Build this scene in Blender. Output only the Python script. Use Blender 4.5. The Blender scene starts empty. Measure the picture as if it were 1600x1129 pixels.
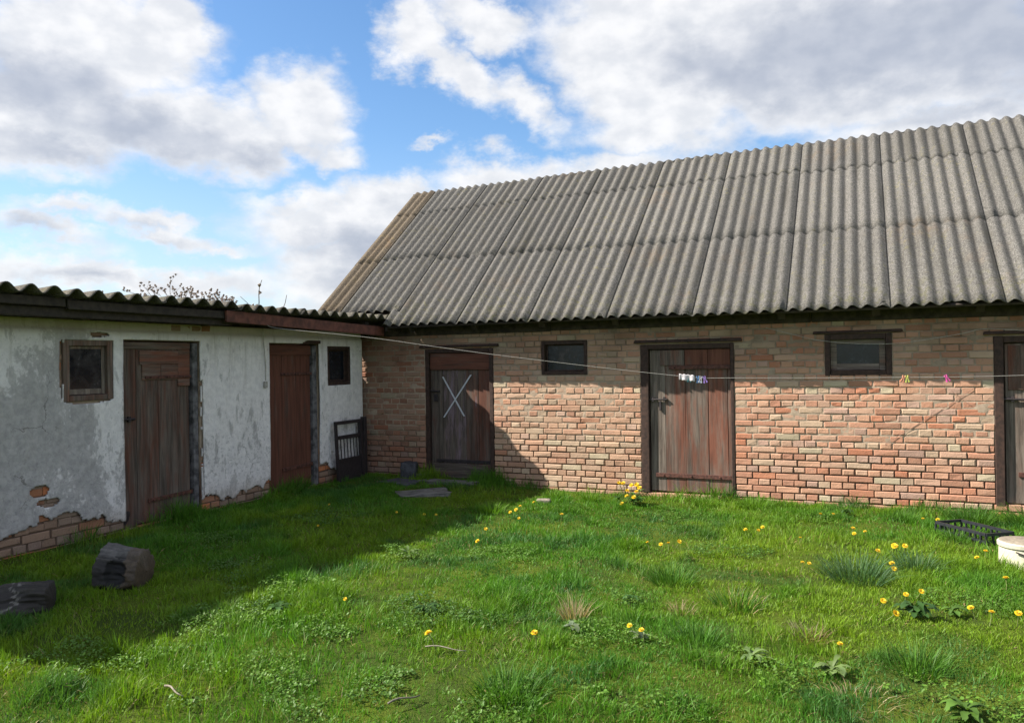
import bpy, math, random
import numpy as np
from mathutils import Matrix, Vector

random.seed(7)
rng = np.random.default_rng(11)
S = bpy.context.scene
COL = S.collection

# ------------------------------------------------------------------ camera
cam_d = bpy.data.cameras.new("camera")
cam = bpy.data.objects.new("camera", cam_d)
COL.objects.link(cam)
cam_d.sensor_width = 36.0
cam_d.lens = 1211.0 / 1600.0 * 36.0
cam_d.clip_start = 0.1
cam_d.clip_end = 3000.0
CAM = Vector((6.609, -9.526, 1.6))
Rm = Matrix(((0.91231, 0.01471, 0.40924), (0.40920, 0.00604, -0.91243), (-0.01589, 0.99987, -0.00051)))
cam.matrix_world = Matrix.Translation(CAM) @ Rm.to_4x4()
S.camera = cam

# ------------------------------------------------------------------ exposure
S.view_settings.view_transform = 'Standard'
S.view_settings.look = 'None'
S.view_settings.gamma = 1.0
S.view_settings.use_curve_mapping = False
S.view_settings.exposure = 1.15

# ------------------------------------------------------------------ sun
SUNV = Vector((1.03, 0.48, -1.0)).normalized()      # direction the light travels
SUN_ELEV = math.asin(-SUNV.z)
SUN_ROT = math.atan2(-SUNV.x, -SUNV.y)              # clockwise from +Y
sun_d = bpy.data.lights.new("sun", 'SUN')
sun_d.energy = 5.0
sun_d.angle = math.radians(0.55)
sun_d.color = (1.0, 0.93, 0.82)
sun = bpy.data.objects.new("sun", sun_d)
COL.objects.link(sun)
sun.rotation_euler = SUNV.to_track_quat('-Z', 'Y').to_euler()


class NT:
    """small helper for building node trees"""
    def __init__(s, tree):
        s.t = tree
        tree.nodes.clear()

    def n(s, kind, **kw):
        nd = s.t.nodes.new(kind)
        for k, v in kw.items():
            setattr(nd, k, v)
        return nd

    def link(s, a, b):
        s.t.links.new(a, b)

    def put(s, sock, v):
        if isinstance(v, bpy.types.NodeSocket):
            s.link(v, sock)
        elif v is not None:
            if isinstance(v, (tuple, list)) and len(v) == 3 and sock.type == 'RGBA':
                v = (*v, 1.0)
            sock.default_value = v

    def math(s, op, a, b=None, c=None, clamp=False):
        nd = s.n('ShaderNodeMath', operation=op, use_clamp=clamp)
        s.put(nd.inputs[0], a)
        if b is not None: s.put(nd.inputs[1], b)
        if c is not None: s.put(nd.inputs[2], c)
        return nd.outputs[0]

    def vmath(s, op, a, b=None, scale=None):
        nd = s.n('ShaderNodeVectorMath', operation=op)
        s.put(nd.inputs[0], a)
        if b is not None: s.put(nd.inputs[1], b)
        if scale is not None: s.put(nd.inputs['Scale'], scale)
        return nd.outputs['Value'] if op in ('LENGTH', 'DOT_PRODUCT') else nd.outputs['Vector']

    def noise(s, vec, scale=5, detail=4, rough=0.55, out='Fac', dist=0.0):
        nd = s.n('ShaderNodeTexNoise')
        if vec is not None: s.put(nd.inputs['Vector'], vec)
        nd.inputs['Scale'].default_value = scale
        nd.inputs['Detail'].default_value = detail
        nd.inputs['Roughness'].default_value = rough
        nd.inputs['Distortion'].default_value = dist
        return nd.outputs[out]

    def mapping(s, vec, loc=(0, 0, 0), rot=(0, 0, 0), scale=(1, 1, 1), kind='POINT'):
        nd = s.n('ShaderNodeMapping', vector_type=kind)
        s.put(nd.inputs['Vector'], vec)
        nd.inputs['Location'].default_value = loc
        nd.inputs['Rotation'].default_value = rot
        nd.inputs['Scale'].default_value = scale
        return nd.outputs[0]

    def ramp(s, v, lo, hi, a=0.0, b=1.0, smooth=True):
        nd = s.n('ShaderNodeMapRange', interpolation_type='SMOOTHSTEP' if smooth else 'LINEAR')
        s.put(nd.inputs['Value'], v)
        s.put(nd.inputs['From Min'], lo); s.put(nd.inputs['From Max'], hi)
        s.put(nd.inputs['To Min'], a); s.put(nd.inputs['To Max'], b)
        return nd.outputs['Result']

    def mix(s, f, a, b, blend='MIX'):
        nd = s.n('ShaderNodeMix', data_type='RGBA', blend_type=blend)
        s.put(nd.inputs[0], f); s.put(nd.inputs[6], a); s.put(nd.inputs[7], b)
        return nd.outputs[2]

    def sep(s, v):
        nd = s.n('ShaderNodeSeparateXYZ'); s.put(nd.inputs[0], v)
        return nd.outputs

    def comb(s, x, y, z=0.0):
        nd = s.n('ShaderNodeCombineXYZ')
        s.put(nd.inputs[0], x); s.put(nd.inputs[1], y); s.put(nd.inputs[2], z)
        return nd.outputs[0]


# ------------------------------------------------------------------ world: Nishita sky with fair-weather clouds
world = bpy.data.worlds.new("World")
S.world = world
world.use_nodes = True
W = NT(world.node_tree)
sky = W.n('ShaderNodeTexSky', sky_type='NISHITA')
sky.sun_disc = False
sky.sun_elevation = SUN_ELEV
sky.sun_rotation = SUN_ROT
sky.altitude = 100
sky.air_density = 1.0
sky.dust_density = 0.6
sky.ozone_density = 2.0
SKY_STRENGTH = 0.052
gen = W.n('ShaderNodeTexCoord').outputs['Generated']
gx, gy, gz_ = W.sep(gen)
az = W.math('MULTIPLY', W.math('ARCTAN2', gx, gy), 180 / math.pi)
el = W.math('MULTIPLY', W.math('ARCSINE', gz_), 180 / math.pi)
ae = W.comb(az, el, 0.0)
nv = W.mapping(ae, scale=(0.75, 1.15, 1))
w1 = W.noise(nv, scale=0.16, detail=3, rough=0.5, out='Color')
w2 = W.noise(nv, scale=0.65, detail=7, rough=0.62, out='Color')
warp = W.vmath('ADD', W.vmath('SCALE', W.vmath('SUBTRACT', w1, (.5, .5, .5)), scale=5.0),
               W.vmath('SCALE', W.vmath('SUBTRACT', w2, (.5, .5, .5)), scale=3.2))
aew = W.vmath('MULTIPLY', W.vmath('ADD', ae, warp), (1, 1, 0))
CLOUD = [(-52.5,20.2,8.2,4.0,9),(-55.4,15.3,7.7,4.2,8),(-46.4,16.3,7.7,3.4,-3),(-38.9,18.2,4.7,3.9,4),(-47.5,22.0,3.0,2.8,8),(-41.3,15.7,6.5,1.9,4),(-36.9,15.1,2.7,1.3,2),(-3.4,21.1,20.1,6.2,-12),(-14.5,19.8,9.7,4.5,-29),(-29.0,21.0,3.5,1.6,-54),(-31.3,23.0,2.4,2.6,42),(-27.0,20.0,4.0,2.0,-40),(-23.5,18.6,4.0,1.6,-25),(6.1,14.6,10.7,2.3,1),(-14.0,16.8,6.0,2.6,-4),(-26.1,23.9,5.2,2.0,-10),(-35.2,10.3,8.7,3.4,1),(-32.0,11.9,3.3,2.2,1),(-38.8,11.8,5.8,1.2,-1),(-24.4,13.3,6.6,2.0,4),(-16.4,13.9,6.5,1.8,5),(-35.3,6.4,6.4,3.7,0),(-54.1,9.8,3.6,0.8,5),(-48.5,9.4,5.9,1.0,-7),(-54.4,8.2,3.9,1.2,-8),(-44.4,8.7,3.3,0.6,-3),(-50.4,5.7,16.0,1.5,2),(-30.0,15.6,1.5,0.4,6)]
GREY = [(-55.4,17.5,6.7,2.8,-3),(-49.1,15.7,8.2,2.4,-6),(-54.0,13.7,7.2,1.6,2),(-42.6,14.8,5.5,1.3,4),(-0.2,19.8,12.0,4.2,-9),(7.2,19.6,9.9,4.7,-12),(-7.7,19.6,8.8,2.8,-21),(6.1,15.3,7.9,1.1,-1),(-35.2,8.3,5.9,2.3,1),(-29.2,11.0,5.6,1.8,0),(-55.5,8.1,3.1,1.2,4),(-49.2,9.1,3.5,0.5,-7),(-52.3,5.6,8.8,0.8,2),(-35.3,6.0,4.6,1.4,0)]


def field(lst, vec):
    cur = None
    for (a, e, rx, ry, rot) in lst:
        m = W.mapping(vec, loc=(a, e, 0), rot=(0, 0, math.radians(rot)), scale=(rx, ry, 1), kind='TEXTURE')
        d = W.math('MULTIPLY', W.math('SUBTRACT', 1.0, W.vmath('LENGTH', m)), math.sqrt(ry) * 0.7)
        cur = d if cur is None else W.math('SMOOTH_MAX', cur, d, 0.12)
    return cur


fbm = W.noise(nv, scale=0.42, detail=7, rough=0.55)
dens = W.math('ADD', field(CLOUD, aew), W.math('MULTIPLY', W.math('SUBTRACT', fbm, 0.5), 0.8))
# the rest of the sky (outside the photographed part) gets clouds of the same kind
bn = W.noise(W.mapping(ae, scale=(0.05, 0.09, 1)), scale=1.0, detail=8, rough=0.55)
outside = W.math('MAXIMUM', W.ramp(W.math('ABSOLUTE', W.math('ADD', az, 22.0)), 42, 60), W.ramp(el, 26, 36))
dens = W.math('MAXIMUM', dens, W.math('ADD', W.math('MULTIPLY', W.math('SUBTRACT', bn, 0.38), 2.2), W.math('MULTIPLY', W.math('SUBTRACT', outside, 1.0), 3.0)))
alpha = W.ramp(dens, -0.18, 0.58)
gfield = W.math('ADD', field(GREY, W.vmath('MULTIPLY', W.vmath('ADD', ae, W.vmath('SCALE', warp, scale=0.8)), (1, 1, 0))), W.math('MULTIPLY', W.math('SUBTRACT', fbm, 0.5), 0.8))
grey = W.ramp(gfield, -0.10, 1.05, 0, 0.92)
billow = W.noise(nv, scale=0.55, detail=5, rough=0.5)
white = W.mix(W.ramp(billow, 0.3, 0.7), (7.0, 7.2, 7.6), (8.8, 8.8, 8.9))
gcol = W.mix(W.ramp(billow, 0.3, 0.7), (4.0, 4.4, 5.3), (4.8, 5.15, 5.95))
ccol = W.mix(grey, white, gcol)
hs = W.n('ShaderNodeHueSaturation')
hs.inputs['Saturation'].default_value = 1.18
hs.inputs['Value'].default_value = 1.75
W.put(hs.inputs['Color'], sky.outputs[0])
clear = W.mix(W.ramp(el, 17, 0, 0, 0.6), hs.outputs[0], (5.2, 6.3, 7.8))
skyc = W.mix(W.math('MULTIPLY', alpha, 0.96), clear, ccol)
bg = W.n('ShaderNodeBackground')
W.put(bg.inputs['Color'], skyc)
bg.inputs['Strength'].default_value = SKY_STRENGTH
wo = W.n('ShaderNodeOutputWorld')
W.link(bg.outputs[0], wo.inputs[0])


# ------------------------------------------------------------------ numeric noise
def _hash(ix, iy, seed):
    h = (ix.astype(np.int64) * 374761393 + iy.astype(np.int64) * 668265263 + seed * 974711) & 0x7fffffff
    h = ((h ^ (h >> 13)) * 1274126177) & 0x7fffffff
    return ((h ^ (h >> 16)) & 0xffff) / 65535.0


def vnoise(x, y, seed=0):
    x = np.asarray(x, float); y = np.asarray(y, float)
    ix = np.floor(x); iy = np.floor(y)
    fx = x - ix; fy = y - iy
    fx = fx * fx * (3 - 2 * fx); fy = fy * fy * (3 - 2 * fy)
    a = _hash(ix, iy, seed); b = _hash(ix + 1, iy, seed)
    c = _hash(ix, iy + 1, seed); d = _hash(ix + 1, iy + 1, seed)
    return (a * (1 - fx) + b * fx) * (1 - fy) + (c * (1 - fx) + d * fx) * fy


def fbm2(x, y, seed=0, oct=4):
    t = 0; a = 0.5; s = 0
    for k in range(oct):
        t = t + a * vnoise(x * 2 ** k, y * 2 ** k, seed + k * 17); s += a; a *= 0.5
    return t / s          # 0..1


def sstep(v, lo, hi):
    t = np.clip((np.asarray(v, float) - lo) / (hi - lo), 0, 1)
    return t * t * (3 - 2 * t)


def gz(x, y):
    x = np.asarray(x, float); y = np.asarray(y, float)
    z = -0.10 * sstep(x, 0.8, 3.4) * sstep(y, -5.5, -1.2)
    z = z + 0.10 * (fbm2(x * 0.9, y * 0.9, 3, 3) - 0.5) * sstep(np.abs(x - 0.0), 0.1, 1.2) * sstep(-y, 0.1, 1.0)
    return z


# ------------------------------------------------------------------ object helpers
ORIGIN = {}


def set_tags(o, label=None, cat=None, group=None, kind=None):
    if label: o['label'] = label
    if cat: o['category'] = cat
    if group: o['group'] = group
    if kind: o['kind'] = kind
    return o


def thing(name, label, cat, loc=(0, 0, 0), group=None):
    o = bpy.data.objects.new(name, None)
    COL.objects.link(o)
    o.location = loc
    o.empty_display_size = 0.1
    ORIGIN[o.name] = Vector(loc)
    return set_tags(o, label, cat, group)


def add_mesh(name, me, mats, parent=None, smooth=False):
    o = bpy.data.objects.new(name, me)
    COL.objects.link(o)
    for m in (mats if isinstance(mats, (list, tuple)) else [mats]):
        me.materials.append(m)
    if parent is not None:
        o.parent = parent
    ORIGIN[o.name] = ORIGIN[parent.name] if parent is not None else Vector((0, 0, 0))
    if smooth:
        me.polygons.foreach_set('use_smooth', [True] * len(me.polygons))
    return o


def np_mesh(name, verts, loops, starts, totals, mats, parent=None, col=None, smooth=False, world=True):
    """fast mesh from numpy arrays; col = per-vertex RGB(A)"""
    verts = np.asarray(verts, np.float32)
    if parent is not None and world:
        verts = verts - np.array(ORIGIN[parent.name], np.float32)
    me = bpy.data.meshes.new(name)
    me.vertices.add(len(verts)); me.vertices.foreach_set('co', verts.ravel())
    me.loops.add(len(loops)); me.loops.foreach_set('vertex_index', np.asarray(loops, np.int32))
    me.polygons.add(len(starts))
    me.polygons.foreach_set('loop_start', np.asarray(starts, np.int32))
    try:
        me.polygons.foreach_set('loop_total', np.asarray(totals, np.int32))
    except Exception:
        pass
    if col is not None:
        col = np.asarray(col, np.float32)
        if col.shape[1] == 3:
            col = np.concatenate([col, np.ones((len(col), 1), np.float32)], 1)
        at = me.color_attributes.new('Col', 'FLOAT_COLOR', 'POINT')
        at.data.foreach_set('color', col.ravel())
    me.update(calc_edges=True)
    me.validate()
    return add_mesh(name, me, mats, parent, smooth)


def grid_mesh(name, P, mats, keep=None, parent=None, col=None, smooth=True, flip=False):
    """P: (n,m,3) array of points; keep: (n-1,m-1) bool"""
    n, m = P.shape[:2]
    idx = np.arange(n * m).reshape(n, m)
    q = np.stack([idx[:-1, :-1], idx[1:, :-1], idx[1:, 1:], idx[:-1, 1:]], -1)
    if flip: q = q[..., ::-1]
    q = q.reshape(-1, 4)
    if keep is not None: q = q[keep.ravel()]
    used = np.unique(q)
    remap = np.zeros(n * m, np.int64); remap[used] = np.arange(len(used))
    q = remap[q]
    c = None if col is None else col.reshape(n * m, -1)[used]
    return np_mesh(name, P.reshape(-1, 3)[used], q.ravel(), np.arange(len(q)) * 4, np.full(len(q), 4), mats, parent, c, smooth)


def T_brick(p):      # (along, into wall, up) for the brick wall on y=0
    return p


def T_shed(p):       # same for the shed wall on x=0
    return (-p[1], p[0], p[2])


class MB:
    def __init__(s, T=None):
        s.v = []; s.f = []; s.c = []; s.T = T or T_brick; s.col = (1, 1, 1)

    def quad8(s, p, col=None):
        """8 points: bottom 4 ccw, top 4 ccw"""
        b = len(s.v)
        s.v += [s.T(q) for q in p]
        for f in ((3, 2, 1, 0), (4, 5, 6, 7), (0, 1, 5, 4), (1, 2, 6, 5), (2, 3, 7, 6), (3, 0, 4, 7)):
            s.f.append(tuple(b + i for i in f)); s.c.append(col or s.col)

    def box(s, x0, x1, y0, y1, z0, z1, j=0.0, col=None):
        r = lambda: random.uniform(-j, j)
        pts = [(x0, y0, z0), (x1, y0, z0), (x1, y1, z0), (x0, y1, z0), (x0, y0, z1), (x1, y0, z1), (x1, y1, z1), (x0, y1, z1)]
        s.quad8([(p[0] + r(), p[1] + r(), p[2] + r()) for p in pts], col)

    def beam(s, a, b, w, h, up=(0, 0, 1), col=None):
        a = Vector(a); b = Vector(b); d = (b - a).normalized()
        r = d.cross(Vector(up)).normalized(); u = r.cross(d)
        r *= w / 2; u *= h / 2
        s.quad8([tuple(q) for q in (a - r - u, a + r - u, b + r - u, b - r - u, a - r + u, a + r + u, b + r + u, b - r + u)], col)

    def tube(s, pts, rad, n=6, col=None, cap=True):
        pts = [Vector(p) for p in pts]
        rings = []
        for i, p in enumerate(pts):
            d = (pts[min(i + 1, len(pts) - 1)] - pts[max(i - 1, 0)])
            if d.length < 1e-9: d = Vector((0, 0, 1))
            d.normalize()
            a = d.orthogonal().normalized() if i == 0 else (rings_a - d * rings_a.dot(d)).normalized()
            rings_a = a
            b2 = d.cross(a)
            r = rad[i] if isinstance(rad, (list, tuple)) else rad
            base = len(s.v)
            for k in range(n):
                t = 2 * math.pi * k / n
                s.v.append(s.T(tuple(p + (a * math.cos(t) + b2 * math.sin(t)) * r)))
            rings.append(base)
        for i in range(len(rings) - 1):
            for k in range(n):
                k2 = (k + 1) % n
                s.f.append((rings[i] + k, rings[i] + k2, rings[i + 1] + k2, rings[i + 1] + k)); s.c.append(col or s.col)
        if cap:
            s.f.append(tuple(rings[0] + k for k in reversed(range(n)))); s.c.append(col or s.col)
            s.f.append(tuple(rings[-1] + k for k in range(n))); s.c.append(col or s.col)

    def poly(s, pts, col=None):
        b = len(s.v); s.v += [s.T(p) for p in pts]
        s.f.append(tuple(range(b, b + len(pts)))); s.c.append(col or s.col)

    def lathe(s, prof, cx, cy, n=32, col=None, wob=None):
        rings = []
        for (r, z) in prof:
            base = len(s.v)
            for k in range(n):
                t = 2 * math.pi * k / n
                q = r * (1 + (wob(t, z) if wob else 0))
                s.v.append(s.T((cx + q * math.cos(t), cy + q * math.sin(t), z)))
            rings.append(base)
        for i in range(len(rings) - 1):
            for k in range(n):
                k2 = (k + 1) % n
                s.f.append((rings[i] + k, rings[i] + k2, rings[i + 1] + k2, rings[i + 1] + k)); s.c.append(col or s.col)
        s.f.append(tuple(rings[-1] + k for k in range(n))); s.c.append(col or s.col)
        s.f.append(tuple(rings[0] + k for k in reversed(range(n)))); s.c.append(col or s.col)

    def build(s, name, mats, parent=None, smooth=False, bevel=0.0, world=True):
        v = np.array(s.v, np.float32)
        if parent is not None and world:
            v = v - np.array(ORIGIN[parent.name], np.float32)
        me = bpy.data.meshes.new(name)
        me.from_pydata(v.tolist(), [], s.f)
        at = me.color_attributes.new('Col', 'FLOAT_COLOR', 'CORNER')
        cc = np.ones((len(me.loops), 4), np.float32)
        k = 0
        for f, c in zip(s.f, s.c):
            cc[k:k + len(f), :3] = c
            k += len(f)
        at.data.foreach_set('color', cc.ravel())
        me.update()
        o = add_mesh(name, me, mats, parent, smooth)
        if bevel:
            m = o.modifiers.new('bevel', 'BEVEL'); m.width = bevel; m.segments = 1; m.limit_method = 'ANGLE'
        return o


# ------------------------------------------------------------------ materials
def mat(name):
    m = bpy.data.materials.new(name)
    m.use_nodes = True
    t = NT(m.node_tree)
    out = t.n('ShaderNodeOutputMaterial')
    bs = t.n('ShaderNodeBsdfPrincipled')
    t.link(bs.outputs[0], out.inputs[0])
    return m, t, bs, out


def pos(t):
    return t.n('ShaderNodeNewGeometry').outputs['Position']


def attr(t, name='Col'):
    return t.n('ShaderNodeAttribute', attribute_name=name).outputs['Color']


def bump(t, bs, h, strength=0.5, dist=0.01):
    b = t.n('ShaderNodeBump')
    b.inputs['Strength'].default_value = strength
    b.inputs['Distance'].default_value = dist
    t.put(b.inputs['Height'], h)
    t.link(b.outputs[0], bs.inputs['Normal'])


def simple(name, col, rough=0.7, var=0.25, scale=30, metal=0.0, bmp=0.3, bdist=0.004):
    m, t, bs, _ = mat(name)
    p = t.n('ShaderNodeTexCoord').outputs['Object']
    n1 = t.noise(p, scale, 5, 0.6)
    dark = tuple(c * (1 - var) for c in col); light = tuple(min(1, c * (1 + var)) for c in col)
    t.put(bs.inputs['Base Color'], t.mix(t.ramp(n1, 0.3, 0.7), dark, light))
    bs.inputs['Roughness'].default_value = rough
    bs.inputs['Metallic'].default_value = metal
    if bmp: bump(t, bs, n1, bmp, bdist)
    return m


def m_brick():
    m, t, bs, _ = mat('weathered_brick')
    p = pos(t)
    c = attr(t)
    n1 = t.noise(p, 9, 5, 0.6); n2 = t.noise(p, 70, 5, 0.65); n3 = t.noise(p, 2.2, 4, 0.6)
    c = t.mix(t.ramp(n2, 0.35, 0.7, 0, 0.35), c, t.mix(0.45, c, (0.46, 0.345, 0.26)))
    c = t.mix(t.ramp(n1, 0.54, 0.74, 0, 0.28), c, (0.45, 0.335, 0.25))
    c = t.mix(t.ramp(t.noise(p, 23, 3, 0.5), 0.63, 0.75, 0, 0.55), c, (0.14, 0.10, 0.08))
    # grime and painted eave shade: brown film on the courses high on the wall
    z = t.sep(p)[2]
    grime_shade = t.math('MULTIPLY', t.ramp(z, 1.25, 1.95, 0.0, 1.0), t.ramp(n3, 0.35, 0.7, 0.15, 0.6))
    c = t.mix(grime_shade, c, (0.125, 0.075, 0.045))
    t.put(bs.inputs['Base Color'], c)
    bs.inputs['Roughness'].default_value = 0.9
    bump(t, bs, t.math('ADD', n2, t.math('MULTIPLY', n1, 1.5)), 0.65, 0.008)
    return m


def m_mortar():
    m, t, bs, _ = mat('old_lime_mortar')
    p = pos(t)
    n1 = t.noise(p, 14, 6, 0.65); n2 = t.noise(p, 90, 4, 0.7); n3 = t.noise(p, 2.2, 4, 0.6)
    c = t.mix(t.ramp(n1, 0.3, 0.7), (0.30, 0.225, 0.165), (0.42, 0.33, 0.245))
    c = t.mix(t.ramp(t.noise(p, 30, 4), 0.6, 0.75, 0, 0.5), c, (0.2, 0.16, 0.13))
    z = t.sep(p)[2]
    grime_shade = t.math('MULTIPLY', t.ramp(z, 1.2, 1.9, 0.0, 1.0), t.ramp(n3, 0.35, 0.7, 0.35, 0.75))
    c = t.mix(grime_shade, c, (0.125, 0.088, 0.058))  # brown grime with eave shade painted into the mortar
    # earthy brown joints low on the wall where the lime has washed out
    low = t.ramp(t.math('ADD', z, t.math('MULTIPLY', n3, 0.5)), 0.45, 0.95, 0.8, 0)
    c = t.mix(low, c, (0.075, 0.038, 0.025))
    t.put(bs.inputs['Base Color'], c)
    bs.inputs['Roughness'].default_value = 0.95
    bump(t, bs, t.math('ADD', n1, n2), 0.7, 0.008)
    return m


def m_plaster():
    m, t, bs, _ = mat('peeling_whitewash')
    p = pos(t)
    ps = t.mapping(p, scale=(1, 1.0, 0.55))
    n1 = t.noise(ps, 2.0, 8, 0.68, dist=0.35); n2 = t.noise(p, 14, 6, 0.7); n3 = t.noise(p, 60, 4, 0.7)
    y = t.sep(p)[1]; z = t.sep(p)[2]
    white = t.mix(t.ramp(n2, 0.3, 0.7), (0.66, 0.635, 0.635), (0.84, 0.81, 0.80))
    cem = t.mix(t.ramp(n2, 0.3, 0.7), (0.25, 0.242, 0.242), (0.40, 0.385, 0.38))
    # more bare cement on the left and lower part of the wall
    bare = t.math('ADD', t.ramp(y, -3.6, -5.0, -0.03, 0.10), t.ramp(z, 1.75, 0.9, -0.06, 0.04))
    bare = t.math('ADD', bare, t.ramp(y, -3.2, -1.4, 0, -0.06))
    bare = t.math('ADD', bare, t.math('MULTIPLY', t.math('SUBTRACT', n2, 0.5), 0.35))
    n5 = t.noise(t.mapping(p, scale=(1, 1.3, .45)), 5.5, 7, 0.7)
    msk = t.math('MAXIMUM', t.ramp(t.math('ADD', n1, bare), 0.51, 0.585, 0, 0.8), t.ramp(t.math('ADD', n5, t.math('MULTIPLY', bare, 0.5)), 0.555, 0.61, 0, 0.6))
    c = t.mix(msk, white, cem)
    spots = t.ramp(t.math('ADD', t.noise(p, 24, 6, 0.78), t.ramp(z, 1.5, 0.5, -0.03, 0.06)), 0.58, 0.68, 0, 0.5)
    c = t.mix(spots, c, (0.22, 0.215, 0.22))
    drip = t.math('MULTIPLY', t.ramp(t.noise(t.mapping(p, scale=(1, 13, 0.8)), 1.0, 6, 0.65), 0.5, 0.7), t.ramp(z, 0.9, 1.95, 0.1, 0.5))
    c = t.mix(drip, c, (0.34, 0.31, 0.27))
    # hairline cracks
    vor = t.n('ShaderNodeTexVoronoi', feature='DISTANCE_TO_EDGE')
    t.put(vor.inputs['Vector'], t.vmath('ADD', p, t.vmath('SCALE', t.noise(p, 5, 4, 0.6, out='Color'), scale=0.25)))
    vor.inputs['Scale'].default_value = 1.6
    crack = t.math('MULTIPLY', t.ramp(vor.outputs['Distance'], 0.003, 0.008, 0.7, 0), t.ramp(t.noise(p, 1.3, 2), 0.56, 0.66))
    c = t.mix(crack, c, (0.13, 0.12, 0.11))
    # buff band of thinner wash just under the eave and mud splash at the foot
    c = t.mix(t.ramp(t.math('ADD', z, t.math('MULTIPLY', n2, 0.08)), 1.93, 2.02, 0, 0.75), c, (0.33, 0.29, 0.21))
    c = t.mix(t.ramp(t.math('ADD', z, t.math('MULTIPLY', n1, 0.5)), 0.55, 0.25, 0, 0.7), c, (0.30, 0.25, 0.20))
    t.put(bs.inputs['Base Color'], c)
    bs.inputs['Roughness'].default_value = 0.92
    bump(t, bs, t.math('ADD', t.math('MULTIPLY', n2, 1.4), t.math('ADD', n3, t.math('MULTIPLY', msk, -0.6))), 0.6, 0.008)
    return m


def m_roof(name, a, b, warm=0.0):
    m, t, bs, _ = mat(name)
    p = pos(t)
    c0 = attr(t)
    n1 = t.noise(p, 1.1, 5, 0.6); n2 = t.noise(p, 34, 6, 0.8); n3 = t.noise(p, 62, 4, 0.8); n4 = t.noise(p, 7, 5, 0.65)
    c = t.mix(t.ramp(n2, 0.34, 0.66), a, b)
    c = t.mix(t.ramp(n3, 0.5, 0.64, 0, 0.75), c, tuple(min(1, 1.75 * v) for v in b))
    c = t.mix(t.ramp(n3, 0.47, 0.34, 0, 0.75), c, tuple(0.35 * v for v in a))
    c = t.mix(t.ramp(n4, 0.55, 0.75, 0, 0.5), c, (0.10, 0.093, 0.075))
    # lichen, yellow-green, mostly near the lower edge and toward the near end
    x, y, z = t.sep(p)
    lich = t.math('MULTIPLY', t.ramp(t.noise(p, 16, 5, 0.7), 0.55, 0.68), t.ramp(n1, 0.42, 0.62))
    c = t.mix(t.math('MULTIPLY', lich, 0.5), c, (0.20, 0.18, 0.07))
    nd_ = t.n('ShaderNodeTexNoise'); t.put(nd_.inputs['Vector'], t.mapping(p, scale=(9, .5, .5))); nd_.inputs['Scale'].default_value = 1.0; nd_.inputs['Detail'].default_value = 6
    c = t.mix(t.ramp(nd_.outputs['Fac'], 0.5, 0.72, 0, 0.55), c, (0.055, 0.052, 0.045))
    moss = t.math('MULTIPLY', t.ramp(t.noise(p, 11, 5, 0.7), 0.5, 0.62), t.ramp(z, 2.75, 2.1))
    c = t.mix(t.math('MULTIPLY', moss, 0.45), c, (0.10, 0.10, 0.04))
    rusty = t.math('MULTIPLY', t.ramp(t.noise(p, 0.9, 4, 0.6), 0.56, 0.7), t.ramp(n4, 0.4, 0.6))
    c = t.mix(t.math('MULTIPLY', rusty, 0.25), c, (0.19, 0.125, 0.075))
    c = t.mix(1.0, c, c0, 'MULTIPLY')
    t.put(bs.inputs['Base Color'], c)
    bs.inputs['Roughness'].default_value = 0.95
    bs.inputs['Specular IOR Level'].default_value = 0.2
    bump(t, bs, t.math('ADD', n2, n3), 0.7, 0.008)
    return m


def m_wood(name, grain, paint=(0.115, 0.045, 0.029)):
    """weathered boards with remains of red-brown paint. attr: R = paint left, G = tone, B = pale paint"""
    m, t, bs, _ = mat(name)
    p = pos(t)
    c0 = t.n('ShaderNodeSeparateColor')
    t.put(c0.inputs[0], attr(t))
    pr, tone, pale = c0.outputs[0], c0.outputs[1], c0.outputs[2]
    off = t.vmath('SCALE', t.comb(tone, pr, tone), scale=7.0)
    g = t.mapping(t.vmath('ADD', p, off), scale=grain)
    n1 = t.noise(g, 1.0, 8, 0.68, dist=0.6); n2 = t.noise(g, 4.5, 4, 0.7); n3 = t.noise(t.mapping(p, scale=tuple(0.35 * s + 1.2 for s in grain)), 1.0, 6, 0.65)
    grey = t.mix(t.ramp(n1, 0.32, 0.68), (0.07, 0.054, 0.044), (0.195, 0.162, 0.135))
    grey = t.mix(t.ramp(n2, 0.55, 0.75, 0, 0.6), grey, (0.05, 0.04, 0.033))
    pc = t.mix(t.ramp(n1, 0.3, 0.7), tuple(0.75 * v for v in paint), tuple(1.5 * v for v in paint))
    f = t.ramp(t.math('ADD', t.math('ADD', t.math('MULTIPLY', t.math('SUBTRACT', n3, 0.5), 1.5), t.math('MULTIPLY', t.math('SUBTRACT', n1, 0.5), 0.7)), pr), 0.28, 0.88)
    c = t.mix(f, grey, pc)
    lil = t.ramp(t.math('ADD', t.math('MULTIPLY', t.math('SUBTRACT', n3, 0.5), 1.2), pale), 0.42, 0.62)
    c = t.mix(lil, c, t.mix(n1, (0.20, 0.14, 0.16), (0.27, 0.215, 0.245)))
    mul = t.math('ADD', 0.55, t.math('MULTIPLY', tone, 0.9))
    c = t.mix(1.0, c, t.comb(mul, mul, mul), 'MULTIPLY')
    t.put(bs.inputs['Base Color'], c)
    bs.inputs['Roughness'].default_value = 0.82
    bs.inputs['Specular IOR Level'].default_value = 0.3
    bump(t, bs, t.math('ADD', n1, t.math('MULTIPLY', n2, 0.5)), 0.6, 0.006)
    return m


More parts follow.
